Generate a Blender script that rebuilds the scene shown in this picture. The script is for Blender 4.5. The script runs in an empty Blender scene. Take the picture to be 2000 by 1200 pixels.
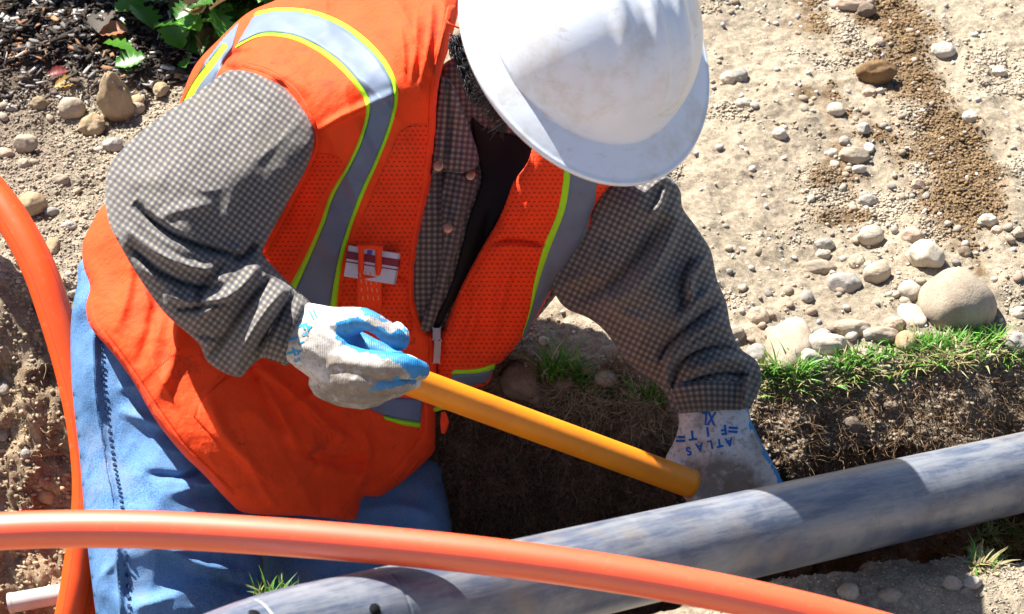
import bpy, math, random
import numpy as np
from mathutils import Vector, Matrix
from mathutils.bvhtree import BVHTree
random.seed(7); rng = np.random.default_rng(7)
S = bpy.context.scene; COL = S.collection

# ------------------------------------------------------------------ camera, sky, sun, exposure
PITCH = math.radians(38.0); SP, CP = math.sin(PITCH), math.cos(PITCH)
HC = 1.886; LENS = 85.0; F = 2000*LENS/36.0
cam = bpy.data.objects.new('camera', bpy.data.cameras.new('camera')); COL.objects.link(cam)
cam.location = (0, 0, HC); cam.rotation_euler = (math.radians(90)-PITCH, 0, 0)
cam.data.lens = LENS; cam.data.sensor_width = 36; cam.data.clip_start = .05; cam.data.clip_end = 800
cam.data.dof.use_dof = True; cam.data.dof.focus_distance = 2.92; cam.data.dof.aperture_fstop = 13
S.camera = cam
SUN = Vector((-.46, .46, .82)).normalized()
elev = math.asin(SUN.z); azi = math.atan2(SUN.x, SUN.y)
world = bpy.data.worlds.new('World'); S.world = world; world.use_nodes = True
wn = world.node_tree.nodes; wl = world.node_tree.links
sky = wn.new('ShaderNodeTexSky'); sky.sky_type = 'NISHITA'; sky.sun_disc = False
sky.ozone_density = 2.2; sky.sun_elevation = elev; sky.sun_rotation = azi
wn['Background'].inputs[1].default_value = .05
wl.new(sky.outputs[0], wn['Background'].inputs[0])
sl = bpy.data.lights.new('sun', 'SUN'); sl.energy = 5.0; sl.angle = math.radians(.5); sl.color = (1, .955, .88)
so = bpy.data.objects.new('sun', sl); COL.objects.link(so)
so.rotation_euler = SUN.to_track_quat('Z', 'Y').to_euler()
S.view_settings.view_transform = 'Standard'; S.view_settings.look = 'None'
S.view_settings.exposure = 1.55; S.view_settings.gamma = 1

# ------------------------------------------------------------------ helpers
def W(px, py, d):
    r = (px-1000)/F*d; u = (600-py)/F*d
    return Vector((r, d*CP+u*SP, HC-d*SP+u*CP))
def Wn(px, py, d):
    r = (px-1000)/F*d; u = (600-py)/F*d
    return np.stack([r, d*CP+u*SP, HC-d*SP+u*CP], -1)
def proj(P):
    P = np.asarray(P); z = P[..., 2]-HC; y = P[..., 1]
    d = y*CP-z*SP; u = y*SP+z*CP
    return P[..., 0]/d*F+1000, 600-u/d*F, d
def _h(ix, iy, iz, seed):
    n = (ix*73856093) ^ (iy*19349663) ^ (iz*83492791) ^ (seed*2654435 + 12345)
    n = (n ^ (n >> 13))*1274126177 & 0x7fffffff
    n = (n ^ (n >> 15))*668265263 & 0x7fffffff
    return ((n ^ (n >> 11)) & 0xffff)/32767.5-1.0
def noise3(P, freq=1.0, seed=0):
    P = np.asarray(P, float)*freq
    i = np.floor(P).astype(np.int64); f = P-i; f = f*f*f*(f*(f*6-15)+10)
    x, y, z = i[..., 0], i[..., 1], i[..., 2]; fx, fy, fz = f[..., 0], f[..., 1], f[..., 2]
    def L(a, b, t): return a+(b-a)*t
    c = [[[_h(x+a, y+b, z+e, seed) for e in (0, 1)] for b in (0, 1)] for a in (0, 1)]
    return L(L(L(c[0][0][0], c[1][0][0], fx), L(c[0][1][0], c[1][1][0], fx), fy),
             L(L(c[0][0][1], c[1][0][1], fx), L(c[0][1][1], c[1][1][1], fx), fy), fz)
def fbm(P, freq, oct=4, seed=0, gain=.5):
    v = 0; a = 1.0
    for k in range(oct):
        v = v+a*noise3(P, freq*2.03**k, seed+k*17); a *= gain
    return v
def link(o, parent=None):
    COL.objects.link(o)
    if parent is not None: o.parent = parent
    return o
def mesh_np(name, V, faces, mat, parent=None, smooth=True, uv=None, col=None):
    """V (n,3); faces: (m,4) int array, or list of lists"""
    me = bpy.data.meshes.new(name)
    V = np.asarray(V, np.float32)
    if isinstance(faces, np.ndarray):
        m, k = faces.shape
        me.vertices.add(len(V)); me.vertices.foreach_set('co', V.ravel())
        me.loops.add(m*k); me.loops.foreach_set('vertex_index', faces.astype(np.int32).ravel())
        me.polygons.add(m)
        me.polygons.foreach_set('loop_start', np.arange(0, m*k, k, dtype=np.int32))
        me.polygons.foreach_set('loop_total', np.full(m, k, np.int32))
        me.update(calc_edges=True); me.validate()
    else:
        me.from_pydata([tuple(map(float, v)) for v in V], [], faces); me.update()
    if smooth: me.polygons.foreach_set('use_smooth', np.ones(len(me.polygons), bool))
    li = np.zeros(len(me.loops), np.int32); me.loops.foreach_get('vertex_index', li)
    if uv is not None:
        l = me.uv_layers.new(name='UVMap'); l.data.foreach_set('uv', np.asarray(uv, np.float32)[li].ravel())
    if col is not None:
        a = me.color_attributes.new('Col', 'FLOAT_COLOR', 'POINT')
        c = np.ones((len(V), 4), np.float32); c[:, :3] = col; a.data.foreach_set('color', c.ravel())
    for m_ in (mat if isinstance(mat, (list, tuple)) else [mat]): me.materials.append(m_)
    o = bpy.data.objects.new(name, me)
    return link(o, parent)
def tag(o, label=None, cat=None, group=None, kind=None):
    if label: o['label'] = label
    if cat: o['category'] = cat
    if group: o['group'] = group
    if kind: o['kind'] = kind
    return o
def thing(name, loc, label, cat, group=None):
    o = bpy.data.objects.new(name, None); o.location = loc; o.empty_display_size = .05; link(o)
    return tag(o, label, cat, group)
def adopt(parent):   # keep world coordinates of meshes built in world space under an Empty
    bpy.context.view_layer.update()
    for c in parent.children: c.matrix_parent_inverse = parent.matrix_world.inverted()
def spline(pts, n, closed=False):
    P = np.asarray(pts, float); k = len(P)
    if closed: Q = np.concatenate([P[-1:], P, P[:2]])
    else: Q = np.concatenate([2*P[:1]-P[1:2], P, 2*P[-1:]-P[-2:-1]])
    segs = k if closed else k-1
    t = np.linspace(0, segs, n, endpoint=not closed); i = np.minimum(t.astype(int), segs-1); f = (t-i)[:, None]
    a, b, c, d = Q[i], Q[i+1], Q[i+2], Q[i+3]
    return .5*((2*b)+(-a+c)*f+(2*a-5*b+4*c-d)*f**2+(-a+3*b-3*c+d)*f**3)
def tps(sites, vals):
    X = np.asarray(sites, float)/500.0; n = len(X)
    def U(r2): return np.where(r2 > 1e-12, r2*np.log(np.maximum(r2, 1e-12)), 0)
    K = U(((X[:, None]-X[None])**2).sum(-1))+1e-3*np.eye(n)
    Pm = np.c_[np.ones(n), X]; A = np.block([[K, Pm], [Pm.T, np.zeros((3, 3))]])
    w = np.linalg.solve(A, np.r_[np.asarray(vals, float), 0, 0, 0])
    def f(x, y):
        Q = np.stack([np.ravel(x), np.ravel(y)], -1)/500.0
        r = np.zeros(len(Q))
        for s in range(0, len(Q), 40000):
            q = Q[s:s+40000]
            r[s:s+40000] = U(((q[:, None]-X[None])**2).sum(-1))@w[:n]+w[n]+q@w[n+1:]
        return r.reshape(np.shape(x))
    return f
def seg_dist(x, y, poly, closed=False):
    """distance to polyline, nearest point, arclength param, signed side"""
    P = np.asarray(poly, float); Q = np.roll(P, -1, 0) if closed else P[1:]; A = P if closed else P[:-1]
    best = np.full(x.shape, 1e18); nx = np.zeros(x.shape); ny = np.zeros(x.shape); tt = np.zeros(x.shape); sd = np.zeros(x.shape)
    acc = 0
    for a, b in zip(A, Q):
        d = b-a; L2 = d@d
        if L2 < 1e-12: continue
        t = np.clip(((x-a[0])*d[0]+(y-a[1])*d[1])/L2, 0, 1)
        qx = a[0]+t*d[0]; qy = a[1]+t*d[1]; r = (x-qx)**2+(y-qy)**2
        m = r < best
        best = np.where(m, r, best); nx = np.where(m, qx, nx); ny = np.where(m, qy, ny)
        tt = np.where(m, acc+t*math.sqrt(L2), tt)
        sd = np.where(m, np.sign(d[0]*(y-a[1])-d[1]*(x-a[0])), sd)
        acc += math.sqrt(L2)
    return np.sqrt(best), nx, ny, tt, sd, acc
def inside(x, y, poly):
    c = np.zeros(x.shape, bool); P = np.asarray(poly); Q = np.roll(P, -1, 0)
    for (x1, y1), (x2, y2) in zip(P, Q):
        if y1 == y2: continue
        k = ((y1 > y) != (y2 > y)) & (x < (x2-x1)*(y-y1)/(y2-y1)+x1)
        c ^= k
    return c
def poisson(M):
    """solve lap u = -2 (grid units) in mask M"""
    b = np.where(M, 2.0, 0.0); u = np.zeros_like(b)
    def A(v):
        r = 4*v; r[1:] -= v[:-1]; r[:-1] -= v[1:]; r[:, 1:] -= v[:, :-1]; r[:, :-1] -= v[:, 1:]
        return np.where(M, r, 0)
    r = b.copy(); p = r.copy(); rs = (r*r).sum(); r0 = rs
    for k in range(900):
        Ap = A(p); al = rs/(p*Ap).sum(); u += al*p; r -= al*Ap; rn = (r*r).sum()
        if rn < 1e-7*r0: break
        p = r+(rn/rs)*p; rs = rn
    return np.maximum(u, 0)

class Relief:
    """a rounded solid body: outline + depth sites (front surface), inflated on both sides"""
    def __init__(s, name, outline, sites, hm, mat, parent, step=4.0, strokes=(), wr=(.0015, 14, 1), uvf=None, smooth_n=240, back=1.0, crisp=False, profile=1.0, sm=1.6, fold=None):
        O = spline(outline, smooth_n, True) if not crisp else np.asarray(outline, float)
        s.O = O; x0, y0 = O.min(0)-step*2; x1, y1 = O.max(0)+step*2
        gx = np.arange(x0, x1+step, step); gy = np.arange(y0, y1+step, step)
        X, Y = np.meshgrid(gx, gy); M = inside(X, Y, O)
        u = poisson(M)*step*step*profile
        f = tps([q[:2] for q in sites], [q[2] for q in sites])
        base = f(X, Y)
        h = np.sqrt(u)*base/F; h = hm*np.tanh(h/hm*1.15)
        disp = np.zeros_like(h)
        for st in strokes:
            pts, w, a = st[:3]; a = a*sm; w = w*.85
            pl = spline(pts, 24) if len(pts) > 2 else np.asarray(pts, float)
            bx0, by0 = pl.min(0)-3*w; bx1, by1 = pl.max(0)+3*w
            jx = (gx >= bx0) & (gx <= bx1); jy = (gy >= by0) & (gy <= by1)
            if not jx.any() or not jy.any(): continue
            sub = np.ix_(jy, jx)
            D, _, _, T, sd, L = seg_dist(X[sub], Y[sub], pl)
            t = T/max(L, 1e-6); taper = np.clip(np.minimum(t, 1-t)*4, 0, 1)**.7 if len(st) < 4 else 1.0
            disp[sub] += a*np.exp(-(D/w)**2)*taper
        P0 = Wn(X, Y, base)
        amp, fr, st_ = wr
        Q = P0*np.array([1, 1, 1.0])
        nz = fbm(Q, fr, 4, 5+len(name))
        ridged = .35-np.abs(noise3(Q, fr*1.3, 31+len(name)))
        disp += amp*nz+amp*1.3*ridged*st_
        if fold:
            ang, fa, ff, fs = fold; ca, sa = math.cos(ang), math.sin(ang)
            al = (X*ca+Y*sa)*.0006; ac = (-X*sa+Y*ca)*.0006
            q3 = np.stack([al*fs, ac, 0*al], -1); wv = .006*noise3(np.stack([al, ac, 0*al], -1), 14, 8)
            q3[..., 1] += wv; n_ = 1-np.abs(noise3(q3, ff, 61)); m_ = np.clip(.5+noise3(np.stack([al, ac, 0*al], -1), 9, 71), 0, 1)
            disp += fa*(n_**3-.4)*m_
        edge = np.clip(h/(hm*.35), 0, 1)
        front = base+(hm-h)-disp*edge
        backd = base+hm+h*back
        need = M.copy(); q = M[:-1, :-1] | M[1:, :-1] | M[:-1, 1:] | M[1:, 1:]
        need = np.zeros_like(M); need[:-1, :-1] |= q; need[1:, :-1] |= q; need[:-1, 1:] |= q; need[1:, 1:] |= q
        rim = need & ~M
        D, nx, ny, _, _, _ = seg_dist(X[rim], Y[rim], O, True)
        XX, YY = X.copy(), Y.copy(); XX[rim] = nx; YY[rim] = ny
        front[rim] = base[rim]+hm; 
        idf = -np.ones(M.shape, int); idf[need] = np.arange(need.sum())
        n1 = need.sum(); idb = idf.copy(); idb[M] = n1+np.arange(M.sum())
        V = np.concatenate([Wn(XX[need], YY[need], front[need]), Wn(X[M], Y[M], backd[M])])
        jy, jx = np.nonzero(q)
        def quad(I): return np.stack([I[jy+1, jx], I[jy+1, jx+1], I[jy, jx+1], I[jy, jx]], -1)
        Fc = np.concatenate([quad(idf), quad(idb)[:, ::-1]])
        uvf = uvf or (lambda x, y: (x*.0006, y*.0006))
        U1 = np.stack(uvf(XX[need], YY[need]), -1); U2 = np.stack(uvf(X[M], Y[M]), -1)
        s.o = mesh_np(name, V, Fc, mat, parent, uv=np.concatenate([U1, U2]))
        s.gx, s.gy, s.fr, s.step = gx, gy, np.where(M | rim, front, base+hm), step
    def depth(s, x, y):
        i = np.clip((x-s.gx[0])/s.step, 0, len(s.gx)-1.001); j = np.clip((y-s.gy[0])/s.step, 0, len(s.gy)-1.001)
        a = i.astype(int); b = j.astype(int); u = i-a; v = j-b; g = s.fr
        return (g[b, a]*(1-u)+g[b, a+1]*u)*(1-v)+(g[b+1, a]*(1-u)+g[b+1, a+1]*u)*v
def ribbon(name, host, E1, E2, mat, parent, off=.0025, n=90, m=10, th=.0035, wig=0, skew=None):
    """a cloth strip between two edge polylines laid on a host surface"""
    A = spline(E1, n); B = spline(E2, n); t = np.linspace(0, 1, m)
    X = A[:, None, 0]*(1-t)+B[:, None, 0]*t; Y = A[:, None, 1]*(1-t)+B[:, None, 1]*t
    D = host.depth(X, Y)-off
    if wig: D = D-wig*fbm(Wn(X, Y, D), 30, 3, 3)
    D[:, 0] += th; D[:, -1] += th; D[0] += th; D[-1] += th
    idx = np.arange(n*m).reshape(n, m)
    Fc = np.stack([idx[:-1, :-1], idx[1:, :-1], idx[1:, 1:], idx[:-1, 1:]], -1).reshape(-1, 4)
    V1 = Wn(X, Y, D).reshape(-1, 3); V2 = Wn(X, Y, D+th*.8).reshape(-1, 3)
    al = np.cumsum(np.r_[0, np.hypot(*np.diff((A+B)/2, axis=0).T)])*.0006
    wm = float(np.mean(np.hypot(*(A-B).T)))*.0006; U = np.stack([np.repeat(al, m), np.tile(t*wm, n)], -1)
    k = n*m
    # make orientation face the camera
    v = V1.reshape(n, m, 3); nn = np.cross(v[n//2+1, m//2]-v[n//2, m//2], v[n//2, m//2+1]-v[n//2, m//2])
    if np.dot(nn, np.array([0, 0, HC])-v[n//2, m//2]) < 0: Fc = Fc[:, ::-1]
    rimi = np.concatenate([idx[:, 0], idx[-1, 1:], idx[::-1, -1][1:], idx[0, ::-1][1:-1]])
    side = np.stack([rimi, np.roll(rimi, -1), np.roll(rimi, -1)+k, rimi+k], -1)
    return mesh_np(name, np.concatenate([V1, V2]), np.concatenate([Fc, Fc[:, ::-1]+k, side]), mat, parent, uv=np.concatenate([U, U]))
def patch(name, host, outline, mat, parent, off=.0025, th=.004, step=3.0, smooth_n=120, crisp=False, bulge=0, uvf=None, strokes=()):
    """a cloth piece of any outline laid on a host surface, with its own thickness"""
    O = spline(outline, smooth_n, True) if not crisp else np.asarray(outline, float)
    x0, y0 = O.min(0)-step*2; x1, y1 = O.max(0)+step*2
    gx = np.arange(x0, x1+step, step); gy = np.arange(y0, y1+step, step); X, Y = np.meshgrid(gx, gy); M = inside(X, Y, O)
    q = M[:-1, :-1] | M[1:, :-1] | M[:-1, 1:] | M[1:, 1:]
    need = np.zeros_like(M); need[:-1, :-1] |= q; need[1:, :-1] |= q; need[:-1, 1:] |= q; need[1:, 1:] |= q
    rim = need & ~M; _, nx, ny, _, _, _ = seg_dist(X[rim], Y[rim], O, True)
    ed, _, _, _, _, _ = seg_dist(X, Y, O, True)
    XX, YY = X.copy(), Y.copy(); XX[rim] = nx; YY[rim] = ny
    D = host.depth(XX, YY); lift = off+bulge*(1-np.exp(-ed/25.0))
    for pts, w, a in strokes:
        pl = spline(pts, 16); dd = seg_dist(X, Y, pl)[0]; lift = lift+a*np.exp(-(dd/w)**2)
    lift = np.where(rim, -.0005, np.where(ed < step*1.2, lift*.8, lift))
    idx = -np.ones(M.shape, int); idx[need] = np.arange(need.sum()); k = need.sum()
    V1 = Wn(XX[need], YY[need], (D-lift)[need]); V2 = Wn(XX[need], YY[need], (D+.0005+th*.3)[need])
    jy, jx = np.nonzero(q); Fc = np.stack([idx[jy+1, jx], idx[jy+1, jx+1], idx[jy, jx+1], idx[jy, jx]], -1)
    uvf = uvf or (lambda x, y: (x*.0006, y*.0006)); U = np.stack(uvf(XX[need], YY[need]), -1)
    return mesh_np(name, np.concatenate([V1, V2]), np.concatenate([Fc, Fc[:, ::-1]+k]), mat, parent, uv=np.concatenate([U, U]))
def tube(name, pts, rad, mat, parent=None, n=80, seg=24, caps=True, sub=True, raw=False):
    P = spline(pts, n) if sub else np.asarray(pts, float); n = len(P)
    R = np.interp(np.linspace(0, 1, n), np.linspace(0, 1, len(rad)), rad) if hasattr(rad, '__len__') else np.full(n, rad)
    T = np.gradient(P, axis=0); T /= np.linalg.norm(T, axis=1)[:, None]
    u = np.cross(T[0], [0, 0, 1.0]); 
    if np.linalg.norm(u) < .05: u = np.cross(T[0], [0, 1.0, 0])
    u /= np.linalg.norm(u); Us = [u]
    for i in range(1, n):
        u = Us[-1]-T[i]*np.dot(Us[-1], T[i]); Us.append(u/np.linalg.norm(u))
    Us = np.array(Us); Vs = np.cross(T, Us)
    a = np.linspace(0, 2*np.pi, seg, endpoint=False)
    V = P[:, None]+R[:, None, None]*(np.cos(a)[None, :, None]*Us[:, None]+np.sin(a)[None, :, None]*Vs[:, None])
    V = V.reshape(-1, 3); i = np.arange(n-1)[:, None]*seg; j = np.arange(seg)[None]; k = (j+1) % seg
    Fc = np.stack([i+j, i+k, i+seg+k, i+seg+j], -1).reshape(-1, 4)
    al = np.cumsum(np.r_[0, np.linalg.norm(np.diff(P, axis=0), axis=1)])
    uv = np.stack([np.repeat(al, seg), np.tile(np.abs(((np.arange(seg)/seg)*2) % 2-1), n)], -1)
    uv[:, 1] = np.tile(np.cos(a), n)*.5+.5
    ang = np.tile(np.arange(seg)/seg, n)
    fl = Fc.tolist()
    if caps:
        V = np.concatenate([V, P[:1], P[-1:]]); uv = np.concatenate([uv, [[0, .5], [al[-1], .5]]]); ang = np.r_[ang, 0, 0]; c0 = n*seg
        fl += [[c0, (q+1) % seg, q] for q in range(seg)]+[[c0+1, (n-1)*seg+q, (n-1)*seg+(q+1) % seg] for q in range(seg)]
    if raw: return V, fl
    return mesh_np(name, V, fl, mat, parent, uv=uv)

# ------------------------------------------------------------------ materials
class NT:
    def __init__(s, name):
        s.m = bpy.data.materials.new(name); s.m.use_nodes = True; s.t = s.m.node_tree; s.n = s.t.nodes; s.b = s.n['Principled BSDF']
    def node(s, typ, **k):
        nd = s.n.new(typ)
        for a, v in k.items():
            if a.startswith('i_'):
                key = a[2:]; key = int(key) if key.isdigit() else key.replace('_', ' ')
                if isinstance(v, bpy.types.NodeSocket): s.t.links.new(v, nd.inputs[key])
                else: nd.inputs[key].default_value = v
            else: setattr(nd, a, v)
        return nd
    def math(s, op, a, b=0.0, c=0.0): return s.node('ShaderNodeMath', operation=op, i_0=a, i_1=b, i_2=c).outputs[0]
    def geo(s, scale=1.0, kind='Object'): return s.node('ShaderNodeTexCoord').outputs[kind]
    def noise(s, scale, detail=4, rough=.55, vec=None, out=0):
        nd = s.node('ShaderNodeTexNoise', i_Scale=scale, i_Detail=detail, i_Roughness=rough)
        s.t.links.new(vec or s.geo(), nd.inputs['Vector']); return nd.outputs[out]
    def mix(s, f, a, b, blend='MIX'):
        nd = s.node('ShaderNodeMix', data_type='RGBA', blend_type=blend)
        for k, v in ((0, f), (6, a), (7, b)):
            if isinstance(v, bpy.types.NodeSocket): s.t.links.new(v, nd.inputs[k])
            else: nd.inputs[k].default_value = v if k == 0 else (*v, 1) if len(v) == 3 else v
        return nd.outputs[2]
    def ramp(s, f, a, b):
        nd = s.node('ShaderNodeMapRange', i_0=f, i_1=a, i_2=b); nd.interpolation_type = 'SMOOTHSTEP'; return nd.outputs[0]
    def map(s, vec, scale): 
        nd = s.node('ShaderNodeMapping', i_Vector=vec); nd.inputs['Scale'].default_value = scale; return nd.outputs[0]
    def bump(s, h, dist, strength=1.0, prev=None):
        nd = s.node('ShaderNodeBump', i_Height=h, i_Strength=strength, i_Distance=dist)
        if prev: s.t.links.new(prev, nd.inputs['Normal'])
        return nd.outputs[0]
    def fin(s, color=None, rough=.6, normal=None, spec=.5, metal=0, **k):
        for key, v in (('Base Color', color), ('Roughness', rough), ('Normal', normal), ('Specular IOR Level', spec), ('Metallic', metal)):
            if v is None: continue
            if isinstance(v, bpy.types.NodeSocket): s.t.links.new(v, s.b.inputs[key])
            else: s.b.inputs[key].default_value = (*v, 1) if key == 'Base Color' else v
        for key, v in k.items(): s.b.inputs[key.replace('_', ' ')].default_value = v
        return s.m
def uvxy(t):
    sp = t.node('ShaderNodeSeparateXYZ', i_0=t.geo(kind='UV')); return sp.outputs[0], sp.outputs[1]

def m_cloth(name, col, dirt=None, holes=False, rough=.75, weave=1400, dirt_amt=.5):
    t = NT(name); c = t.mix(t.ramp(t.noise(25), .3, .75), col, tuple(v*.86 for v in col))
    if dirt is not None: 
        c = t.mix(t.math('MULTIPLY', t.ramp(t.noise(16, 6, .7), .56, .72), dirt_amt), c, dirt)
        c = t.mix(t.math('MULTIPLY', t.ramp(t.noise(60, 4, .6), .66, .74), dirt_amt), c, dirt)
    nb = t.bump(t.noise(weave, 2), .0006, .5)
    if holes:
        u, v = uvxy(t)
        row = t.math('FLOOR', t.math('MULTIPLY', v, 1/.0052))
        uo = t.math('ADD', t.math('MULTIPLY', u, 1/.0062), t.math('MULTIPLY', row, .5))
        du = t.math('SUBTRACT', t.math('FRACT', uo), .5); dv = t.math('SUBTRACT', t.math('FRACT', t.math('MULTIPLY', v, 1/.0052)), .5)
        r = t.math('SQRT', t.math('ADD', t.math('MULTIPLY', du, du), t.math('MULTIPLY', t.math('MULTIPLY', dv, dv), 2.2)))
        hole = t.ramp(r, .34, .2)
        c = t.mix(t.math('MULTIPLY', hole, .55), c, (.16, .012, .004))
        nb = t.bump(t.math('SUBTRACT', 1, hole), .0008, .6, nb)
    if 'vest' in name:
        wn1 = t.noise(1, 5, .7, vec=t.map(t.geo(), (34, 34, 15))); nb = t.bump(wn1, .006, .55, nb); nb = t.bump(t.math('ABSOLUTE', t.math('SUBTRACT', t.noise(26, 3, .5), .5)), .006, .45, nb)
    t.fin(c, rough, nb, .22, Sheen_Weight=.03)
    return t.m
def m_plaid(name):
    t = NT(name); u, v = uvxy(t)
    w = t.node('ShaderNodeSeparateXYZ', i_0=t.noise(18, 2, .5, out=1))
    p = .0067
    def st(c, wn_):
        s_ = t.math('SINE', t.math('MULTIPLY', t.math('ADD', c, t.math('MULTIPLY', wn_, .0028)), 2*math.pi/p))
        return t.ramp(s_, -.35, .45)
    a, b = st(u, w.outputs[0]), st(v, w.outputs[1])
    c = t.mix(a, (.050, .050, .070), (.118, .108, .095)); c2 = t.mix(a, (.112, .107, .110), (.27, .242, .19))
    c = t.mix(b, c, c2)
    c = t.mix(t.math('MULTIPLY', t.ramp(t.noise(320, 3, .7), .35, .7), .30), c, (.10, .09, .085))
    c = t.mix(t.math('MULTIPLY', t.ramp(t.noise(12, 4, .6), .5, .75), .2), c, (.23, .19, .14))
    return t.fin(c, .9, t.bump(t.noise(900, 3), .0008, .7, t.bump(t.noise(60, 3), .002, .35)), .15, Sheen_Weight=.2)
def m_denim():
    t = NT('denim'); c = t.mix(t.ramp(t.noise(9, 4), .35, .68), (.025, .085, .22), (.11, .24, .46))
    c = t.mix(t.math('MULTIPLY', t.ramp(t.noise(1, 5, .7, vec=t.map(t.geo(), (42, 42, 9))), .42, .66), .5), c, (.15, .28, .50)); c = t.mix(t.math('MULTIPLY', t.ramp(t.noise(7, 5, .7), .5, .7), .6), c, (.24, .22, .19))
    g = t.noise(500, 3, .7); c = t.mix(t.math('MULTIPLY', t.ramp(g, .4, .6), .6), c, (.15, .30, .56))
    c = t.mix(t.math('MULTIPLY', t.ramp(t.noise(760, 2, .7), .5, .7), .45), c, (.02, .05, .13))
    return t.fin(c, .9, t.bump(t.noise(800, 2), .0008, .8, t.bump(t.noise(45, 4), .003, .4)), .15)
def m_glove(name, col, dirt, amt, rough=.85, knit=True):
    t = NT(name); c = t.mix(t.math('MULTIPLY', t.ramp(t.noise(22, 5, .65), .42, .66), amt), col, dirt)
    c = t.mix(t.math('MULTIPLY', t.ramp(t.noise(140, 4, .7), .5, .68), amt*.8), c, tuple(v*.6 for v in dirt))
    if knit:
        dmk = t.node('ShaderNodeVertexColor', layer_name='Col').outputs[0]; c = t.mix(t.math('MULTIPLY', dmk, t.ramp(t.noise(60, 4, .7), .2, .5)), c, tuple(v*.85 for v in dirt))
    wv = t.node('ShaderNodeTexWave', i_Scale=160.0, i_Distortion=3.0); t.t.links.new(t.geo(), wv.inputs['Vector'])
    nb = t.bump(wv.outputs['Fac'], .0004, .5, t.bump(t.noise(420 if knit else 180, 3, .6), .0006 if knit else .0004, .6))
    return t.fin(c, rough, nb, .3)
def m_duct(name='orange_plastic', ior=1.5, rg=.5, coat=.3):
    t = NT(name); u, v = uvxy(t)
    ln = t.math('ABSOLUTE', t.math('SUBTRACT', v, .30)); l1 = t.ramp(ln, .012, .004)
    l2 = t.ramp(t.math('ABSOLUTE', t.math('SUBTRACT', v, .90)), .008, .003)
    l = t.math('MAXIMUM', l1, l2)
    c = t.mix(t.ramp(t.noise(30, 4), .3, .8), (.96, .088, .004), (.90, .075, .004))
    c = t.mix(t.math('MULTIPLY', t.ramp(t.noise(90, 5, .7, vec=t.map(t.geo(kind='UV'), (1, .06, 1))), .55, .75), .25), c, (.62, .34, .2))
    c = t.mix(t.math('MULTIPLY', l, .8), c, (.16, .005, .02))
    return t.fin(c, rg, t.bump(t.noise(220, 3), .0003, .15), .2, IOR=ior, Coat_Weight=coat, Coat_Roughness=.43, Coat_IOR=2.0)
def m_greypipe():
    t = NT('grey_pipe_plastic'); uv = t.geo(kind='UV')
    s1 = t.noise(1, 6, .7, vec=t.map(uv, (9, 7, 1))); s2 = t.noise(1, 6, .75, vec=t.map(uv, (16, 90, 1))); s3 = t.noise(20, 5, .65)
    c = t.mix(t.ramp(s1, .36, .62), (.075, .095, .15), (.20, .212, .235))
    c = t.mix(t.math('MULTIPLY', t.ramp(s3, .5, .66), .25), c, (.33, .35, .39))
    c = t.mix(t.math('MULTIPLY', t.ramp(s2, .56, .66), .45), c, (.06, .09, .17))
    c = t.mix(t.math('MULTIPLY', t.ramp(t.noise(1, 6, .8, vec=t.map(uv, (30, 300, 1))), .63, .7), .5), c, (.5, .52, .55))
    c = t.mix(t.math('MULTIPLY', t.ramp(t.noise(6, 6, .7), .5, .68), .6), c, (.25, .20, .15))
    return t.fin(c, t.math('ADD', t.math('MULTIPLY', s3, .35), .15), t.bump(s2, .0006, .5, t.bump(t.noise(160, 4), .0006, .3)), .5)
def m_soil():
    t = NT('soil'); a = t.node('ShaderNodeVertexColor', layer_name='Col').outputs[0]
    n1 = t.noise(120, 6, .7); n2 = t.noise(700, 4, .7); n3 = t.noise(35, 5, .6)
    c = t.mix(t.ramp(n1, .3, .7), (.68, .66, .64), (1.18, 1.18, 1.16)); c = t.mix(1.0, a, c, 'MULTIPLY')
    c2 = t.mix(t.ramp(n2, .35, .7), (.72, .70, .68), (1.22, 1.22, 1.22)); c = t.mix(1.0, c, c2, 'MULTIPLY')
    vn = t.node('ShaderNodeTexVoronoi', i_Scale=260.0); t.t.links.new(t.geo(), vn.inputs['Vector'])
    sp = t.math('MULTIPLY', t.ramp(vn.outputs['Distance'], .26, .18), t.ramp(t.noise(50, 3), .52, .6))
    c = t.mix(t.math('MULTIPLY', sp, .5), c, (.50, .47, .43))
    nb = t.bump(n3, .006, .5); nb = t.bump(n1, .005, .8, nb); nb = t.bump(n2, .0016, .8, nb)
    return t.fin(c, .95, nb, .12)
def m_stone(name, c1, c2, dust=.4, dustc=(.46, .38, .28)):
    t = NT(name); oi = t.node('ShaderNodeObjectInfo').outputs['Random']
    c = t.mix(t.ramp(t.noise(28, 6, .65), .35, .68), c1, c2)
    c = t.mix(t.math('MULTIPLY', t.ramp(t.noise(300, 4, .7), .48, .66), .35), c, tuple(v*.5 for v in c1))
    c = t.mix(t.math('MULTIPLY', t.ramp(t.noise(14, 5, .7), .42, .64), dust), c, dustc)
    c = t.mix(t.math('MULTIPLY', t.ramp(t.noise(900, 2, .6), .6, .7), .3), c, (.62, .58, .52))
    c = t.mix(1.0, c, t.mix(oi, (.70, .69, .68), (.98, .95, .90)), 'MULTIPLY')
    return t.fin(c, .88, t.bump(t.noise(400, 4, .7), .0012, .6, t.bump(t.noise(90, 5, .65), .003, .5)), .2)
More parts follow.
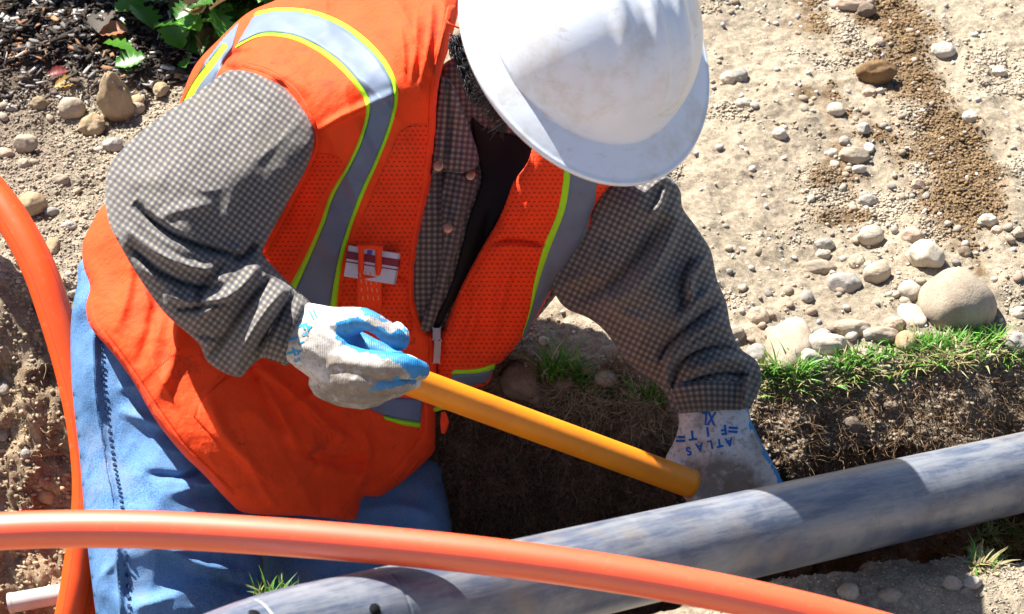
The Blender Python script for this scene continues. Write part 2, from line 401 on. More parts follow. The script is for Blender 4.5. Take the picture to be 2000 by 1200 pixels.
def m_vc(name, rough=.8, spec=.3, trans=0, bumpd=.0005):
    t = NT(name); a = t.node('ShaderNodeVertexColor', layer_name='Col').outputs[0]
    t.fin(a, rough, t.bump(t.noise(500, 3), bumpd, .5), spec)
    if trans:
        t.b.inputs['Transmission Weight'].default_value = 0
        tr = t.node('ShaderNodeBsdfTranslucent'); t.t.links.new(a, tr.inputs[0])
        mx = t.node('ShaderNodeMixShader', i_0=trans); t.t.links.new(t.b.outputs[0], mx.inputs[1]); t.t.links.new(tr.outputs[0], mx.inputs[2])
        t.t.links.new(mx.outputs[0], t.n['Material Output'].inputs[0])
    return t.m
def m_plain(name, col, rough=.5, spec=.5, metal=0, var=.15, sc=60):
    t = NT(name); c = t.mix(t.ramp(t.noise(sc, 4), .3, .7), col, tuple(v*(1-var) for v in col))
    return t.fin(c, rough, t.bump(t.noise(300, 3), .0003, .3), spec, metal)
def m_hat():
    t = NT('white_hard_hat_plastic')
    n = t.math('MULTIPLY', t.ramp(t.noise(14, 6, .7), .46, .68), .6)
    c = t.mix(n, (.74, .79, .87), (.55, .50, .41)); c = t.mix(t.math('MULTIPLY', t.ramp(t.noise(1, 6, .8, vec=t.map(t.geo(), (9, 22, 50))), .58, .68), .38), c, (.42, .36, .28))
    c = t.mix(t.math('MULTIPLY', t.ramp(t.noise(1, 6, .75, vec=t.map(t.geo(), (26, 60, 26))), .62, .72), .5), c, (.36, .31, .25))
    c = t.mix(t.math('MULTIPLY', t.ramp(t.noise(420, 3, .7), .7, .75), .5), c, (.3, .26, .22))
    return t.fin(c, .34, t.bump(t.noise(90, 3), .0006, .25), .5)

MV = m_cloth('orange_vest_cloth', (1.0, .072, .010), (.26, .035, .015), dirt_amt=.6)
MVM = m_cloth('orange_vest_mesh', (1.0, .062, .010), (.28, .035, .012), holes=True, dirt_amt=.25)
MBIND = m_cloth('orange_vest_binding', (1.0, .07, .012), None)
MLIME = m_cloth('lime_trim', (.42, .86, .02), None, rough=.6)
MREF = m_cloth('grey_reflective_tape', (.155, .20, .285), (.15, .15, .16), rough=.5, weave=900, dirt_amt=.6)
MPL = m_plaid('checked_flannel'); MDN = m_denim(); MDUCT = m_duct(); MDUCT2 = m_duct('glossy_orange_plastic', 1.55, .5, 1.0); MGP = m_greypipe(); MSOIL = m_soil(); MHAT = m_hat()
MBLACK = m_cloth('black_cotton', (.012, .011, .012), None)
MHAIR = m_plain('black_hair', (.012, .012, .015), .45, .4)
MSKIN = m_plain('brown_skin', (.17, .075, .04), .5, .4)
MGL = m_glove('glove_knit', (.66, .65, .63), (.27, .22, .17), .75)
MGD = m_glove('glove_knit_dirty', (.36, .33, .29), (.16, .12, .085), .8)
MGB = m_glove('glove_blue_rubber', (.035, .30, .66), (.10, .14, .17), .45, .5, False)
MINK = m_plain('blue_ink', (.02, .14, .5), .7, .2)
def m_yel():
    t = NT('yellow_pipe_plastic'); uv = t.geo(kind='UV'); c = t.mix(t.ramp(t.noise(20, 4), .3, .7), (.96, .31, .012), (.88, .26, .012))
    c = t.mix(t.math('MULTIPLY', t.ramp(t.noise(1, 6, .75, vec=t.map(uv, (28, 9, 1))), .58, .7), .6), c, (.40, .20, .06)); c = t.mix(t.math('MULTIPLY', t.ramp(t.noise(300, 3, .8), .68, .74), .6), c, (.9, .7, .45))
    return t.fin(c, .4, t.bump(t.noise(150, 4), .0005, .3), .5)
MYEL = m_yel()
MWP = m_plain('white_pipe_plastic', (.52, .52, .49), .5, .5, 0, .35, 18)
MMET = m_plain('steel', (.42, .41, .38), .35, .5, .8)
MCOP = m_plain('copper_snap', (.55, .27, .17), .3, .5, .9)
MDARK = m_plain('dark_hole', (.01, .01, .01), .8, .1)
MTHREAD = m_plain('orange_thread', (.55, .04, .01), .8, .1)
MSEAM = m_plain('denim_seam', (.035, .06, .13), .9, .1, 0, .3, 130)
MST = [m_stone('stone_tan', (.40, .33, .25), (.56, .48, .38), .35), m_stone('stone_cream', (.52, .47, .38), (.66, .60, .50), .25),
       m_stone('stone_grey', (.30, .29, .275), (.47, .455, .42), .4), m_stone('stone_dirt_coated', (.32, .235, .14), (.46, .36, .23), .9, (.43, .34, .22)),
       m_stone('stone_rust', (.17, .10, .045), (.26, .16, .08), .5, (.33, .20, .09)), m_stone('stone_pink', (.50, .36, .28), (.60, .48, .38), .3),
       m_stone('stone_white', (.56, .53, .47), (.72, .68, .61), .3), m_stone('stone_brown', (.17, .13, .10), (.30, .24, .18), .4, (.24, .18, .12))]
MGRASS = m_vc('grass_blade', .5, .4, .3); MROOT = m_vc('root_fibre', .9, .1); MLEAF = m_vc('leaf', .3, .6, .4); MCHIP = m_vc('bark_chip', .85, .2); MGRAV = m_vc('gravel_grain', .9, .2)

# ------------------------------------------------------------------ terrain: one sheet with the trench cut in it
def lerpx(x, tab): return np.interp(x, [a for a, _ in tab], [b for _, b in tab])
def grow(n, a, b): return a*(b/a)**np.linspace(0, 1, n)
xs = np.concatenate([-(.86+grow(26, .004, 90))[::-1], np.arange(-.86, .90, .003), .90+grow(26, .004, 90)])
ye = lerpx(xs, [(-3, 2.47), (-.75, 2.485), (-.60, 2.46), (-.42, 2.42), (-.2, 2.345), (0, 2.305), (.15, 2.30), (.33, 2.285), (.45, 2.30), (.66, 2.335), (3, 2.36)])
yn = lerpx(xs, [(-3, .9), (-.40, 1.2), (-.30, 1.45), (-.27, 1.82), (-.1, 1.84), (.05, 1.86), (.2, 1.86), (.28, 1.88), (.40, 1.93), (.52, 1.965), (.66, 2.02), (3, 2.1)])
rx = np.stack([xs, 0*xs, 0*xs], -1)
ye = ye+.018*noise3(rx, 9, 3)+.010*noise3(rx, 31, 4); yn = yn+.012*noise3(rx, 8, 5)+.01*noise3(rx, 30, 6)
slope = np.radians(lerpx(xs, [(-3, 47), (-.45, 47), (-.2, 66), (0, 80), (.3, 84), (3, 82)]))
FL = -.60
nf, nw, nfl, nnw = 30, 150, 34, 46
Yc, Zc = [], []
tf = np.concatenate([(.96+grow(nf, .004, 120))[::-1], np.arange(.96, 0, -.003)])    # distance behind the far edge
tn = np.concatenate([np.arange(.003, .5, .004), .5+grow(26, .006, 120)])
for i in range(len(xs)):
    w = np.linspace(0, 1, nw); wz = FL*w; k_ = float(np.clip((xs[i]+.05)/.25, 0, 1)); top_ = np.minimum(-wz, .085)*k_; wy = ye[i]-top_/np.tan(.80)-(-wz-top_)/np.tan(slope[i])
    yfloor = np.linspace(wy[-1]-.01, max(yn[i]-(-FL)/np.tan(1.3), -50)+.17, nfl)
    if yfloor[-1] > wy[-1]-.03: yfloor = np.linspace(wy[-1]-.005, wy[-1]-.03, nfl)
    k = np.linspace(1, 0, nnw); ny_ = yn[i]+(yfloor[-1]-yn[i])*k; nz_ = FL*k
    Yc.append(np.concatenate([ye[i]+tf, wy, yfloor, ny_, yn[i]-tn])); Zc.append(np.concatenate([0*tf, wz, FL+0*yfloor, nz_, 0*tn]))
Yg = np.array(Yc).T; Zg = np.array(Zc).T; Xg = np.broadcast_to(xs, Yg.shape).copy()
for _ in range(5):   # round the lips
    for A in (Yg, Zg): A[1:-1] = A[1:-1]*.5+.25*(A[:-2]+A[2:])
NY, NX = Yg.shape
def normals(P):
    du = np.gradient(P, axis=1); dv = np.gradient(P, axis=0); n = np.cross(dv, du); n /= np.maximum(np.linalg.norm(n, axis=-1), 1e-12)[..., None]
    n *= np.where(n[..., 2:3] < -.2, -1, 1); return n
P = np.stack([Xg, Yg, Zg], -1); N = normals(P)
if N[5, NX//2, 2] < 0: N = -N
N[..., 2] = np.abs(N[..., 2])
near = np.exp(-np.maximum(np.hypot(Xg, Yg-2.5)-1.2, 0)/.6)
wallm = np.clip(1-N[..., 2], 0, 1)+np.where(Zg < -.08, .4, 0); wallm = np.clip(wallm, 0, 1)
gpx, gpy, gd = proj(P)
disp = .010*fbm(P, 5, 3, 1)+.0048*fbm(P, 24, 3, 2, .6)
lump = fbm(P, 60, 3, 8, .6); disp += .0030*lump*(.45+1.0*wallm)
disp += .0014*np.maximum(fbm(P, 190, 2, 9, .7), -.2)*(1+wallm)
disp += wallm*(.018*np.abs(fbm(P, 11, 3, 12))-.012+.012*fbm(P, 34, 3, 14, .65))
# mulch bank step, top left
mul = 1/(1+np.exp(-((gpy*-1+ (150+.0*gpx))-(np.clip(gpx-300, 0, 400)*-.28))/14.0)) * (gpx < 640) * (gpy > -4000)
mul = np.where(gd > 0, mul, 0)
disp += mul*(.022+.010*fbm(P, 40, 3, 21))*near
P2 = P+N*(disp*near)[..., None]; P2[..., 2] += .045*np.clip((1.97-Yg)/.10, 0, 1)*np.clip((Xg-.15)/.2, 0, 1)*near*(Zg > -.02); P2[..., 2] += (1-near)*.06*noise3(P, .6, 2)*(np.hypot(Xg, Yg) < 60)
TN = normals(P2); TN[..., 2] = np.abs(TN[..., 2])
# colours: dry sand, damp brown streak, dark topsoil, mulch
def C(*a): return np.array(a)
nA = fbm(P, 7, 4, 40)[..., None]; nB = fbm(P, 45, 3, 41)[..., None]
col = C(.37, .315, .24)*(1+.10*nA+.10*nB)
stx = np.interp(gpy, [-200, 0, 150, 300, 420, 600], [1690, 1740, 1790, 1850, 1885, 1930]); sw = np.interp(gpy, [-200, 0, 150, 300, 450, 520], [75, 75, 90, 115, 90, 30])
damp = np.clip(1.25-np.abs(gpx-stx)/sw+.55*fbm(P, 16, 4, 44), 0, 1)*(gpy < 545)*(gd > 0)
dx2 = np.interp(gpy, [0, 120, 400, 430], [1580, 1610, 1650, 1650]); damp2 = np.clip(.55-np.abs(gpx-dx2)/90+.8*fbm(P, 20, 3, 47), 0, .8)*(gpy < 430)*(gd > 0)
dm = np.clip(np.maximum(damp, damp2), 0, 1)[..., None]; dm = dm*dm*(3-2*dm)
col = col*(1-dm)+C(.20, .135, .075)*(1+.15*nB)*dm
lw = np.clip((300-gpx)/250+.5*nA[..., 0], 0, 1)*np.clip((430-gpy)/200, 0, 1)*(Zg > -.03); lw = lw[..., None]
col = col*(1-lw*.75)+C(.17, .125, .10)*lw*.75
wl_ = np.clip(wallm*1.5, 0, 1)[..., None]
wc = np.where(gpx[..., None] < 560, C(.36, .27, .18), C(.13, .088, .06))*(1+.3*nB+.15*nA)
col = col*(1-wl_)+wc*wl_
mu = (np.clip(mul*1.4, 0, 1)*(gpx < 700))[..., None]; col = col*(1-mu)+C(.045, .034, .028)*(1+.3*nB)*mu
col = np.clip(col, .01, .9)
idx = np.arange(NY*NX).reshape(NY, NX)
Fc = np.stack([idx[:-1, :-1], idx[1:, :-1], idx[1:, 1:], idx[:-1, 1:]], -1).reshape(-1, 4)
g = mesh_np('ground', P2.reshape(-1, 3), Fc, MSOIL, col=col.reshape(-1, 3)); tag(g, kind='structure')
TP = P2.reshape(-1, 3); TNf = TN.reshape(-1, 3); tpx, tpy, td = proj(TP); tz = TP[:, 2]
near_f = (near.ravel() > .9)
vis = near_f & (tpx > -120) & (tpx < 2120) & (tpy > -120) & (tpy < 1320)
vi = np.nonzero(vis)[0]; vpx, vpy, vd = tpx[vi], tpy[vi], td[vi]
def at(px, py):
    m = np.nonzero((np.abs(vpx-px) < 9) & (np.abs(vpy-py) < 9))[0]
    if len(m) == 0: m = np.argsort((vpx-px)**2+(vpy-py)**2)[:4]
    m = m[vd[m] < vd[m].min()+.02]; j = m[np.argmin((vpx[m]-px)**2+(vpy[m]-py)**2)]
    return vi[j]

# ------------------------------------------------------------------ stones
def ico(sub):
    import bmesh
    bm = bmesh.new(); bmesh.ops.create_icosphere(bm, subdivisions=sub, radius=1)
    V = np.array([v.co[:] for v in bm.verts]); Fa = np.array([[v.index for v in f.verts] for f in bm.faces]); bm.free(); return V, Fa
IC1, IC2, IC4 = ico(1), ico(2), ico(4)
def stone_verts(V, seed, ang=.0, rough=.10):
    rough = rough*1.25
    Q = V.copy(); off = np.array([seed*3.1, seed*1.7, seed*.9])
    r = 1+.16*noise3(V+off, 1.1, seed)+rough*fbm(V+off, 2.6, 3, seed+3, .5)
    Q = V*r[:, None]
    if ang > 0:   # knock flat facets
        rr = np.random.default_rng(seed)
        for _ in range(7):
            n = rr.normal(size=3); n /= np.linalg.norm(n); dd = Q@n; lim = 1-ang*rr.uniform(.5, 1.1)
            Q = Q-n*np.maximum(dd-lim, 0)[:, None]*.9
    return Q
def put_stone(px, py, w, h, mi, label, cat='stone', ang=0., rot=0., group=None, sink=.42, name='stone', seed=None, rough=.06):
    j = at(px, py+h*.15); base = TP[j]; d = td[j]; sc = d/F
    seed = seed or int(px*7+py*3) % 9973
    Q = stone_verts(IC4[0], seed, ang, rough)
    a = w*sc/2; b = h*sc/2
    # the apparent height of an ellipsoid seen from 38 degrees up: choose depth extent and real height
    hz = min(b*1.05, a*.85); dy = max(b*1.0, a*.5)
    if h > w*1.2 and sink > .3: dy = b*1.15; hz = a*.7
    if sink < .2 and h > w: hz = b*1.25; dy = a*.8; Q[:, :2] *= (1-.38*np.clip(Q[:, 2:3]+.2, 0, 1.2)); Q[:, 0] -= .1*Q[:, 2]
    Q = Q*np.array([a, dy, hz]); c, s_ = math.cos(rot), math.sin(rot)
    Q = np.stack([Q[:, 0]*c-Q[:, 1]*s_, Q[:, 0]*s_+Q[:, 1]*c, Q[:, 2]], -1)
    o = mesh_np(name, Q, IC4[1], MST[mi]); o.location = Vector(base)+Vector((0, 0, hz*(1-2*sink)+.001))
    return tag(o, label, cat, group)
put_stone(1870, 585, 148, 138, 0, 'largest round tan boulder, half sunk behind the grass at the right', 'boulder', sink=.40, rough=.02, seed=5)
put_stone(1545, 655, 92, 125, 0, 'large tan egg-shaped cobble between the checked cuff and the round boulder', 'cobble', rot=-.25, sink=.5, rough=.03)
put_stone(1808, 495, 80, 66, 1, 'angular cream slab with flat face above the round boulder', 'stone', ang=.35)
put_stone(1701, 459, 54, 40, 1, 'cream rounded stone left of the angular cream slab', rough=.04)
put_stone(1649, 553, 62, 50, 2, 'grey-brown wedge-shaped stone casting a shadow, left of the oval tan stone', ang=.15)
put_stone(1713, 531, 60, 42, 0, 'smooth tan oval stone lying tilted on the crumbly sand', rot=.35, rough=.03)
put_stone(1779, 567, 54, 48, 1, 'cream rounded stone touching the left side of the round boulder', rough=.05)
put_stone(1780, 613, 50, 62, 1, 'pale oval stone standing below the cream one beside the round boulder', rot=.4, rough=.03)
put_stone(1662, 640, 78, 40, 0, 'long sandy stone lying just above the grass', rough=.08)
put_stone(1768, 662, 46, 50, 3, 'brown round stone sunk into the grass below the pale oval', rough=.04)
put_stone(1781, 461, 44, 34, 5, 'pinkish tan stone just above the angular cream slab', rough=.05)
put_stone(1842, 98, 52, 32, 6, 'flat white stone right of the damp brown streak at the top', ang=.1)
put_stone(1708, 147, 80, 44, 4, 'rusty brown flat rock casting a dark shadow on the damp streak', 'rock', ang=.1, sink=.18, rough=.08)
put_stone(1662, 6, 82, 34, 5, 'flat pink slab cut by the top edge of the picture', 'rock', ang=.2, sink=.3)
put_stone(1690, 22, 40, 28, 7, 'dark-sided lump under the end of the flat pink slab', ang=.1, sink=.3)
put_stone(1610, 672, 90, 52, 1, 'broad beige stone half hidden by grass below the long sandy one', rough=.06)
put_stone(1575, 700, 50, 40, 1, 'pale stone in the grass right of the egg-shaped cobble')
put_stone(1725, 655, 70, 34, 0, 'low tan stone at the grass edge left of the brown round stone')
put_stone(1745, 633, 44, 32, 5, 'pinkish stone between the long sandy stone and the pale oval')
put_stone(1480, 688, 44, 46, 2, 'grey stone beside the frayed grass next to the checked cuff')
put_stone(1480, 617, 46, 38, 0, 'tan stone just right of the rumpled sleeve')
put_stone(1437, 650, 36, 30, 0, 'small tan stone touching the rumpled sleeve', rough=.04)
put_stone(1508, 650, 34, 34, 5, 'small pinkish stone left of the egg-shaped cobble')
put_stone(1608, 657, 36, 30, 1, 'small cream stone right of the egg-shaped cobble')
put_stone(1575, 578, 28, 28, 2, 'round grey pebble above the egg-shaped cobble', 'pebble', rough=.03)
put_stone(1885, 490, 27, 28, 7, 'dark grey pebble above the round boulder', 'pebble', rough=.03)
put_stone(1928, 431, 38, 26, 1, 'cream stone at the lower end of the damp streak')
put_stone(1948, 450, 26, 20, 5, 'pink-tan pebble under the cream stone near the right edge', 'pebble')
put_stone(1450, 205, 34, 28, 1, 'pale cream stone standing alone right of the hard hat')
put_stone(1524, 261, 30, 24, 6, 'white stone further right of the hard hat, level with its brim')
put_stone(1631, 213, 32, 30, 1, 'round pale stone left of the damp streak', rough=.03)
put_stone(1688, 252, 30, 34, 2, 'pointed light grey stone in the damp streak', ang=.3, sink=.3)
put_stone(1666, 305, 64, 38, 0, 'long tan slab lying in the middle of the gravel patch', ang=.2)
put_stone(1625, 300, 24, 24, 1, 'small cream stone at the left end of the long tan slab', ang=.2)
put_stone(1678, 331, 30, 19, 6, 'small white stone below the long tan slab', rough=.03)
put_stone(1698, 288, 20, 28, 6, 'upright white chip at the right end of the long tan slab', ang=.2)
put_stone(1648, 278, 24, 18, 2, 'blue-grey chip above the long tan slab', ang=.3)
put_stone(1693, 393, 42, 26, 2, 'grey layered stone below the gravel patch', ang=.15)
put_stone(1793, 360, 34, 26, 5, 'pink angular stone in the lower damp streak', ang=.3)
put_stone(1895, 230, 34, 28, 6, 'whitish stone at the right edge of the damp streak', ang=.2)
put_stone(1953, 142, 28, 24, 1, 'cream stone with a hard shadow near the right edge', sink=.25, ang=.2)
put_stone(1422, 153, 34, 30, 1, 'cream stone close to the right side of the hard hat')
put_stone(1443, 146, 32, 30, 2, 'greyish stone overlapping the cream one by the hard hat')
put_stone(1985, 668, 50, 46, 2, 'grey cobble cut by the right edge above the trench')
put_stone(1992, 610, 40, 26, 1, 'pale stone cut by the right edge above the grey cobble')
put_stone(1990, 455, 24, 24, 5, 'pink pebble cut by the right edge', 'pebble')
put_stone(1612, 478, 40, 26, 2, 'greyish stone above the wedge-shaped one')
put_stone(1610, 497, 30, 22, 1, 'cream stone just below the greyish one in the middle of the sand')
put_stone(1672, 508, 32, 34, 0, 'tan stone touching the oval tan stone from above')
put_stone(1600, 520, 70, 34, 0, 'broad dusty tan stone level with the sand', sink=.6)
put_stone(1700, 180, 30, 20, 5, 'reddish chip just below the rusty brown rock', ang=.2)
put_stone(1717, 84, 28, 20, 5, 'pinkish stone in the upper damp streak', ang=.2)
put_stone(1718, 178, 18, 13, 1, 'cream pebble on the damp streak beside the rusty rock', 'pebble')
put_stone(1020, 738, 96, 78, 7, 'big brown stone half in shadow left of the grass tuft', 'cobble', sink=.4, rough=.03)
put_stone(1053, 775, 44, 40, 7, 'small shaded stone under the big brown stone')
put_stone(1150, 720, 40, 30, 7, 'small rounded stone in shade behind the grass tuft')
put_stone(1100, 745, 40, 34, 7, 'shaded stone in the grass tuft under the chest')
put_stone(1180, 735, 60, 34, 1, 'pale stone at the sunny edge left of the lowered forearm', 'stone')
put_stone(1064, 665, 22, 18, 6, 'white chip on the sand between vest and sleeve', 'pebble', ang=.2)
put_stone(226, 212, 72, 92, 3, 'tall pointed dirt-coated stone standing upright on the left', 'rock', ang=.15, sink=.16, rough=.13, seed=21)
put_stone(140, 214, 54, 46, 0, 'rounded tan stone left of the tall pointed one', rough=.05, sink=.3)
put_stone(180, 248, 50, 50, 3, 'round dirt-crusted stone at the foot of the tall pointed one', sink=.25, rough=.1)
put_stone(266, 198, 32, 34, 3, 'small crusted lump right of the tall pointed stone', sink=.3)
put_stone(270, 215, 30, 24, 0, 'tan lump under the small crusted one', sink=.3)
put_stone(75, 202, 38, 28, 3, 'flat brown stone left of the rounded tan one')
put_stone(50, 286, 52, 42, 0, 'chipped tan stone near the left edge', ang=.25, sink=.25)
put_stone(218, 282, 42, 32, 2, 'blue-grey rough stone below the tall pointed one', ang=.25)
put_stone(62, 402, 62, 56, 3, 'big dirt-coated cobble beside the upright orange duct', 'cobble', sink=.35, rough=.06)
put_stone(100, 412, 34, 18, 2, 'flat pale grey chip touching the big dirt-coated cobble', ang=.2)
put_stone(136, 440, 32, 18, 6, 'small white stone in the sand by the orange vest hip', ang=.1)
put_stone(76, 464, 30, 26, 1, 'cream stone partly behind the upright orange duct')
put_stone(104, 476, 30, 40, 3, 'egg-shaped crusted stone beside the upright orange duct')
put_stone(25, 213, 24, 13, 2, 'small blue-grey chip near the left edge', 'pebble', ang=.3)
put_stone(8, 300, 40, 26, 5, 'pinkish stone cut by the left edge')
put_stone(48, 320, 26, 24, 0, 'tan pebble under the chipped stone near the left edge', 'pebble')
put_stone(120, 350, 36, 28, 0, 'dusty tan lump on the sloping sand at the left', sink=.5)
put_stone(145, 575, 30, 16, 2, 'bluish flat stone between duct and jeans', ang=.2)
put_stone(315, 178, 34, 40, 3, 'cracked upright clod behind the grey shoulder strap', 'clod', ang=.4, sink=.2)
put_stone(1655, 1155, 42, 34, 0, 'tan stone in the near bank shadow under the grey pipe', sink=.4)
put_stone(1740, 1165, 50, 30, 0, 'dusty tan stone on the near bank below the grey pipe', sink=.4)
put_stone(1860, 1140, 40, 28, 0, 'small tan stone on the near bank at lower right')
put_stone(1900, 1138, 34, 24, 2, 'small grey stone on the near bank at lower right')
put_stone(1668, 830, 44, 36, 7, 'dark stone stuck in the root-filled trench wall', sink=.5)
put_stone(1740, 790, 30, 20, 7, 'brown pebble stuck high in the trench wall', 'pebble', sink=.5)
put_stone(6, 750, 26, 34, 2, 'grey stone in the left pit wall beside the orange duct', sink=.5)
put_stone(50, 885, 26, 22, 2, 'light grey pebble low in the left pit wall', 'pebble', sink=.5)
put_stone(90, 965, 40, 34, 3, 'pale clod low in the left pit wall', 'clod', sink=.5)
put_stone(5, 845, 24, 32, 0, 'tan stone cut by the left edge in the pit wall', sink=.5)
# smaller loose pebbles, each its own object, copies of a few shapes
var = []
for k in range(10):
    Q = stone_verts(IC2[0], 300+k, .15 if k % 2 else 0, .07)*np.array([1, .78, .6])
    for mi in (1, 0, 2, 6, 5):
        me = None
        if k < 10: var.append((Q, mi))
meshes = {}
def pebble_mesh(k):
    if k not in meshes:
        Q, mi = var[k]; o = mesh_np('pebble', Q, IC2[1], MST[mi]); meshes[k] = o.data; bpy.data.objects.remove(o)
    return meshes[k]
def pebbles(region, n, smin, smax, label, group, names='pebble', bias=(0, 1, 2, 3, 4), cond=None):
    poly = np.array(region, float); x0, y0 = poly.min(0); x1, y1 = poly.max(0); c = 0; t = 0
    while c < n and t < n*30:
        t += 1; x = random.uniform(x0, x1); y = random.uniform(y0, y1)
        if not inside(np.array([x]), np.array([y]), poly)[0]: continue
        j = at(x, y); s_ = smin+(smax-smin)*random.random()**2.2; r = s_*td[j]/F/2
        k = random.randrange(10)*5+random.choice(bias)
        o = bpy.data.objects.new(names, pebble_mesh(k)); o.location = Vector(TP[j])+Vector((0, 0, r*.25)); o.scale = (r, r, r)
        o.rotation_euler = (random.uniform(-.4, .4), random.uniform(-.4, .4), random.uniform(0, 6.3)); link(o); tag(o, label.replace('pebble', ('cream', 'tan', 'grey', 'white', 'pinkish')[k % 5]+' pebble', 1), 'pebble', group); c += 1
pebbles([(1400, 0), (2000, 0), (2000, 420), (1500, 440), (1350, 330)], 60, 7, 22, 'small pale pebble on the dry sand right of the hard hat', 'pebbles on the dry sand')
pebbles([(1560, 180), (1760, 180), (1830, 420), (1640, 430)], 50, 10, 26, 'small pebble of the gravel patch beside the damp brown streak', 'pebbles of the gravel patch')
pebbles([(1400, 440), (1980, 420), (2000, 560), (1720, 600), (1440, 620)], 70, 9, 26, 'small pebble on the sand above the row of large cobbles', 'pebbles above the cobbles')
pebbles([(1430, 590), (1830, 560), (1800, 690), (1480, 720)], 26, 16, 36, 'pebble wedged between the cobbles along the grass', 'pebbles along the grass')
pebbles([(0, 180), (340, 230), (200, 420), (140, 560), (0, 420)], 45, 8, 24, 'small pebble on the brown soil at the left', 'pebbles on the left bank')
pebbles([(1000, 560), (1080, 580), (1220, 700), (1290, 740), (980, 720)], 16, 8, 20, 'small pebble on the sand seen under the chest', 'pebbles under the chest')

# ------------------------------------------------------------------ fine gravel and crumbs (countless)
def grains(name, n, region, smin, smax, colf, label, pw=3.0, sub=IC1, weight=None):
    poly = np.array(region, float)
    ok = inside(vpx, vpy, poly); c = vi[ok]
    if weight is not None: 
        w_ = weight(c); w_ = w_/w_.sum(); pick = rng.choice(c, n, p=w_)
    else: pick = rng.choice(c, n)
    s_ = (smin+(smax-smin)*rng.random(n)**pw)*td[pick]/F/2
    V0 = sub[0]; k = len(V0); ang = rng.uniform(0, 6.28, n); sx = rng.uniform(.7, 1.3, n); sz = rng.uniform(.5, .95, n)
    jit = 1+rng.uniform(-.42, .42, (n, k))
    V = V0[None]*jit[..., None]*s_[:, None, None]*np.stack([sx, 1/sx, sz], -1)[:, None]
    c_, s2 = np.cos(ang)[:, None], np.sin(ang)[:, None]
    V = np.stack([V[..., 0]*c_-V[..., 1]*s2, V[..., 0]*s2+V[..., 1]*c_, V[..., 2]], -1)
    off = TP[pick]+TNf[pick]*(s_*.35)[:, None]+np.c_[rng.uniform(-.0015, .0015, (n, 2)), np.zeros(n)]
    V = V+off[:, None]; Fx = (sub[1][None]+(np.arange(n)*k)[:, None, None]).reshape(-1, 3)
    cc = colf(pick, n); cc = np.repeat(cc[:, None], k, 1).reshape(-1, 3)
    o = mesh_np(name, V.reshape(-1, 3), Fx, MGRAV, smooth=False, col=np.clip(cc, 0, 1)); return tag(o, label, name.replace('_', ' '), kind='stuff')
colf_t = col.reshape(-1, 3)
def c_soil(p, n): return colf_t[p]*rng.uniform(.75, 1.2, (n, 1))
def c_grav(p, n):
    pal = np.array([(.52, .46, .36), (.44, .37, .28), (.36, .36, .36), (.60, .56, .49), (.46, .34, .26), (.66, .65, .62)])
    return pal[rng.integers(0, 6, n)]*rng.uniform(.8, 1.1, (n, 1))
R_right = [(1150, -60), (2060, -60), (2060, 720), (1500, 780), (1300, 760), (1000, 740), (960, 600), (1300, 500)]
clump = lambda c: np.clip(.25+fbm(TP[c], 14, 3, 77), .02, 2)**3
grains('soil_crumbs', 17000, R_right, 2.5, 9, c_soil, 'dry sandy soil crumbs covering the bank', 3.5, weight=clump)
grains('gravel', 900, R_right, 4, 13, c_grav, 'fine pale gravel scattered over the dry bank', 3)
grains('damp_crumbs', 10000, [(1560, -60), (1830, -60), (1960, 300), (2000, 520), (1700, 520)], 2, 9, lambda p, n: np.array([[.225, .15, .08]])*rng.uniform(.6, 1.15, (n, 1)),
       'damp brown soil crumbs forming a streak down the bank', 3.5, weight=lambda c: dm.reshape(-1)[c]**2+1e-6)
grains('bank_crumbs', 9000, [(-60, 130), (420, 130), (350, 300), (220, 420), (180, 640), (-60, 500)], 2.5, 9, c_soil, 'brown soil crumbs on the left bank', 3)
grains('pit_crumbs', 3000, [(-60, 500), (180, 600), (180, 1260), (-60, 1260)], 2.5, 12, c_soil, 'clods and crumbs on the left pit wall', 3.2)
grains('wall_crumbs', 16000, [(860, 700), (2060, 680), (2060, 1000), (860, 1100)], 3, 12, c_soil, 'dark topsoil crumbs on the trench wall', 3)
grains('near_crumbs', 9000, [(1380, 1020), (2060, 980), (2060, 1260), (1380, 1260)], 2, 8, c_soil, 'soil crumbs on the near bank', 3)

# ------------------------------------------------------------------ grass, roots, straw
def blades(name, bases, lens, lean, cols, mat, label, wid=.0016, curl=.6, cat='grass'):
    n = len(bases); K = 5; t = np.linspace(0, 1, K)
    ang = rng.uniform(0, 6.28, n); dirx, diry = np.cos(ang), np.sin(ang)
    out = lean*rng.uniform(.3, 1.3, n)
    h = lens; cx = bases[:, None, 0]+dirx[:, None]*h[:, None]*out[:, None]*t**1.6
    cy = bases[:, None, 1]+diry[:, None]*h[:, None]*out[:, None]*t**1.6
    cz = bases[:, None, 2]+h[:, None]*(t-curl*out[:, None]*t**2.4*.6)
    sx, sy = -diry, dirx; tw = rng.uniform(-1, 1, n)
    w = wid*rng.uniform(.6, 1.3, n)[:, None]*(1-t**1.5*.93)
    A = np.stack([cx+sx[:, None]*w, cy+sy[:, None]*w, cz+tw[:, None]*w*.4], -1); B = np.stack([cx-sx[:, None]*w, cy-sy[:, None]*w, cz-tw[:, None]*w*.4], -1)
    V = np.stack([A, B], 2).reshape(n, K*2, 3)
    q = np.array([[2*i, 2*i+1, 2*i+3, 2*i+2] for i in range(K-1)]); Fx = (q[None]+(np.arange(n)*K*2)[:, None, None]).reshape(-1, 4)
    cc = np.repeat(cols[:, None], K*2, 1).reshape(-1, 3)
    o = mesh_np(name, V.reshape(-1, 3), Fx, mat, col=cc); return tag(o, label, cat, kind='stuff')
